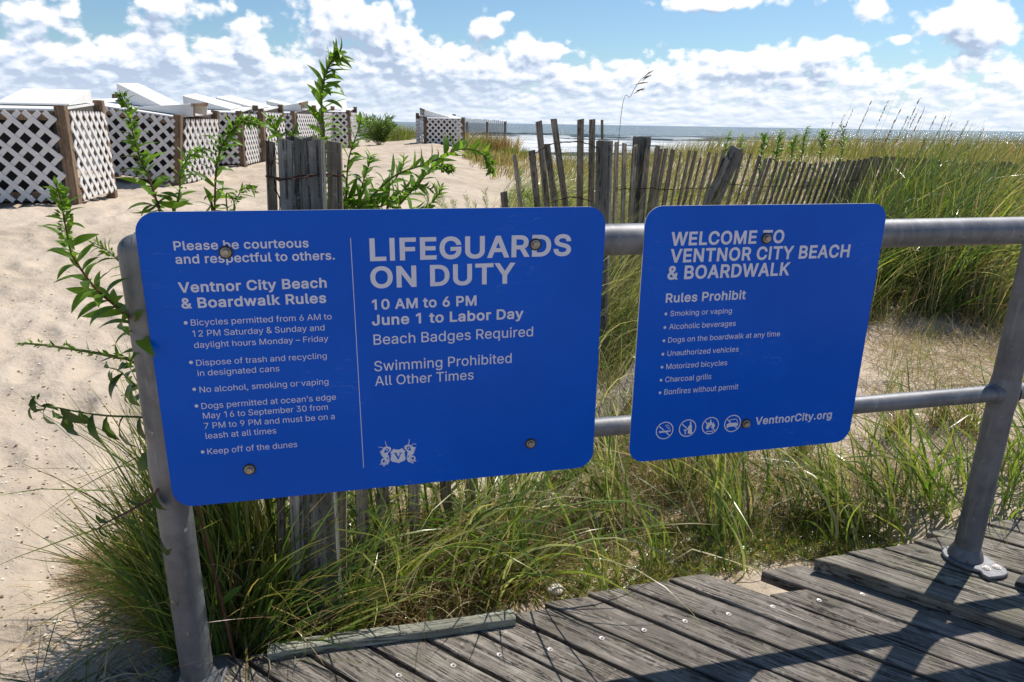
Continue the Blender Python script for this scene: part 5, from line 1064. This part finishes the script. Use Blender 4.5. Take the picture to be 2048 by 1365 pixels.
# feathery shrubs
def shrub(label, cx, cy, h, r, n, leafL, cols, lw=.2, lean=0., name='shrub', stems=9, cat='shrub'):
    z = float(ground(cx, cy)); t = empty(name, (cx, cy, z), label, cat); V = []; C = []; b = B()
    for s_ in range(stems):
        a = random.random() * 6.28; rr = r * random.uniform(.3, 1); hh = h * random.uniform(.6, 1.05); p0_ = Vector((.1 * rr * math.cos(a), .1 * rr * math.sin(a), 0)); p1 = Vector((rr * .55 * math.cos(a) + lean * .4, rr * .55 * math.sin(a), hh * .55)); p2 = Vector((rr * math.cos(a) + lean, rr * math.sin(a), hh))
        sp_ = spline([p0_, p1, p2], 12); b.tube(sp_, [max(.0012, .006 * h * (1 - i / 13)) for i in range(13)], 5)
        for k in range(n // stems):
            u = random.uniform(.12, 1); i = min(int(u * 12), 11); p = sp_[i].lerp(sp_[i + 1], u * 12 - i); tg = (sp_[i + 1] - sp_[i]).normalized(); w_ = Vector([random.gauss(0, 1) for _ in range(3)]).normalized(); d = (w_ + tg * .9 + Vector((0, 0, .2))).normalized(); L = leafL * random.uniform(.6, 1.2); x = d.cross(w_.orthogonal()).normalized() * L * lw * .5
            p = p + w_ * random.random() * leafL * .25; V += [p - x * .2, p + d * L * .45 - x, p + d * L, p + d * L * .45 + x]; c = random.choice(cols); q = random.uniform(.75, 1.3); C += [[c[0] * q, c[1] * q, c[2] * q]] * 4
    soft(b.build('stem', M['stem'], t), 80); V = np.array([list(q) for q in V]); o = link('foliage', mesh_np('foliage', V, np.arange(len(V)).reshape(-1, 4), M['grass'], colors=np.array(C)), t); tag(o, kind='stuff'); return t
LG = ((.10, .17, .03), (.15, .22, .04), (.08, .13, .03)); 
q = at(945, 400, 5.2); shrub('pale feathery weed between the arching weed and the fence slats', q[0], 5.2, .80, .42, 3000, .034, ((.15, .21, .06), (.20, .26, .09)), .14)
q = at(980, 410, 5.6); shrub('second feathery weed close behind the first broken slat', q[0], 5.6, .72, .34, 1800, .036, ((.14, .20, .05), (.19, .25, .08)), .14)
q = at(1110, 390, 4.5); shrub('tall feathery green weed among the leaning fence slats', q[0] - .02, 4.5, 1.12, .30, 2600, .040, LG, .16, .05)
q = at(1060, 390, 4.6); shrub('feathery green weed left of the leaning slats', q[0] - .05, 4.7, .85, .32, 1800, .040, LG, .16)
q = at(1150, 390, 5.2); shrub('dark green weed deep behind the tall slats', q[0], 5.2, .75, .3, 1800, .05, ((.06, .10, .03), (.08, .13, .03)), .2)
q = at(755, 270, 21); shrub('rounded green bush on the sand beyond the row of enclosures', q[0], 21, .78, .55, 1700, .17, ((.07, .12, .03), (.10, .16, .04)), .17, stems=26, name='bush', cat='bush')
q = at(960, 300, 14); shrub('bright low weed at the foot of the lone enclosure', at(945, 300, 19)[0], 19, .45, .5, 700, .09, LG, .2)
shrub('second green bush behind the rounded one', at(735, 270, 23)[0], 23, .7, .5, 900, .15, ((.10, .13, .05), (.13, .16, .06)), .15, stems=20, name='bush', cat='bush')
# far tufts
g = Grass()
for (px, py, Y, n, L, cs) in [(795, 275, 24, 260, .55, OLIVE + GREEN), (815, 277, 25, 200, .5, OLIVE), (780, 275, 25, 150, .5, OLIVE), (935, 285, 22, 300, .5, STRAW + OLIVE), (975, 290, 23, 420, .62, STRAW + OLIVE), (1010, 293, 23, 420, .60, STRAW + ((.18, .10, .05),)), (955, 290, 23, 260, .5, STRAW + OLIVE), (1025, 300, 20, 300, .35, OLIVE + GREEN), (1000, 305, 17, 300, .3, STRAW + OLIVE), (960, 300, 18, 300, .3, OLIVE + STRAW)]:
    q = at(px, py, Y); g.add(around(q[0], Y, .45, n), L, .016, .2, .1, .7, cs, azs=1.0, ths=.25, seg=4)
field(g, -1.6, .9, 12, 24, 2600, .26, .012, .2, .2, 1.0, OLIVE + STRAW, lambda x, y: (x > -.10 * y + .75 + .5 * vnoise(y, x)), azs=1., ths=.3, seg=4)
g.build('dune_grass', 'scattered grass tufts on the far dune beside the lone enclosure')
g = Grass()
for (px, Y, n) in [(30, 12, 160), (90, 12, 260), (125, 12, 220), (150, 12.5, 160), (10, 12, 120), (205, 13.5, 200), (60, 12, 140), (180, 14, 80)]:
    q = at(px, 230, Y); g.add(around(q[0], Y, .28, n), .98 if px != 205 else 1.0, .009, .1, .05, .7, OLIVE + STRAW[:2] + GREEN[:1], azs=.4, ths=.2, seg=5)
g.build('dune_grass', 'wispy grass rising behind the leftmost enclosures')
# shell crumbs and specks on the sand
g = Grass(); q = quad([(0, 1360), (330, 1360), (700, 420), (0, 430)], 1800); n_ = len(q); s_ = RNG.uniform(.002, .0065, n_); z = ground(q[:, 0], q[:, 1]) + .001
V = np.zeros((n_, 4, 3))
for k, (a, b_) in enumerate(((-1, -1), (1, -.8), (.8, 1), (-.9, .8))): V[:, k] = np.stack([q[:, 0] + a * s_, q[:, 1] + b_ * s_ * .8, z + RNG.random(n_) * s_ * .9], 1)
cs = np.array([(.66, .60, .50), (.6, .5, .38), (.7, .66, .6), (.45, .36, .26), (.20, .14, .10)])[RNG.integers(0, 5, n_)]
tag(link('shell_fragments', mesh_np('shell_fragments', V.reshape(-1, 3), np.arange(n_ * 4).reshape(-1, 4), M['straw'], colors=np.repeat(cs, 4, 0))), 'tiny shell crumbs and bits of litter scattered over the pale sand', 'shells', kind='stuff')
for me_ in list(bpy.data.meshes):
    if me_.users == 0: bpy.data.meshes.remove(me_)
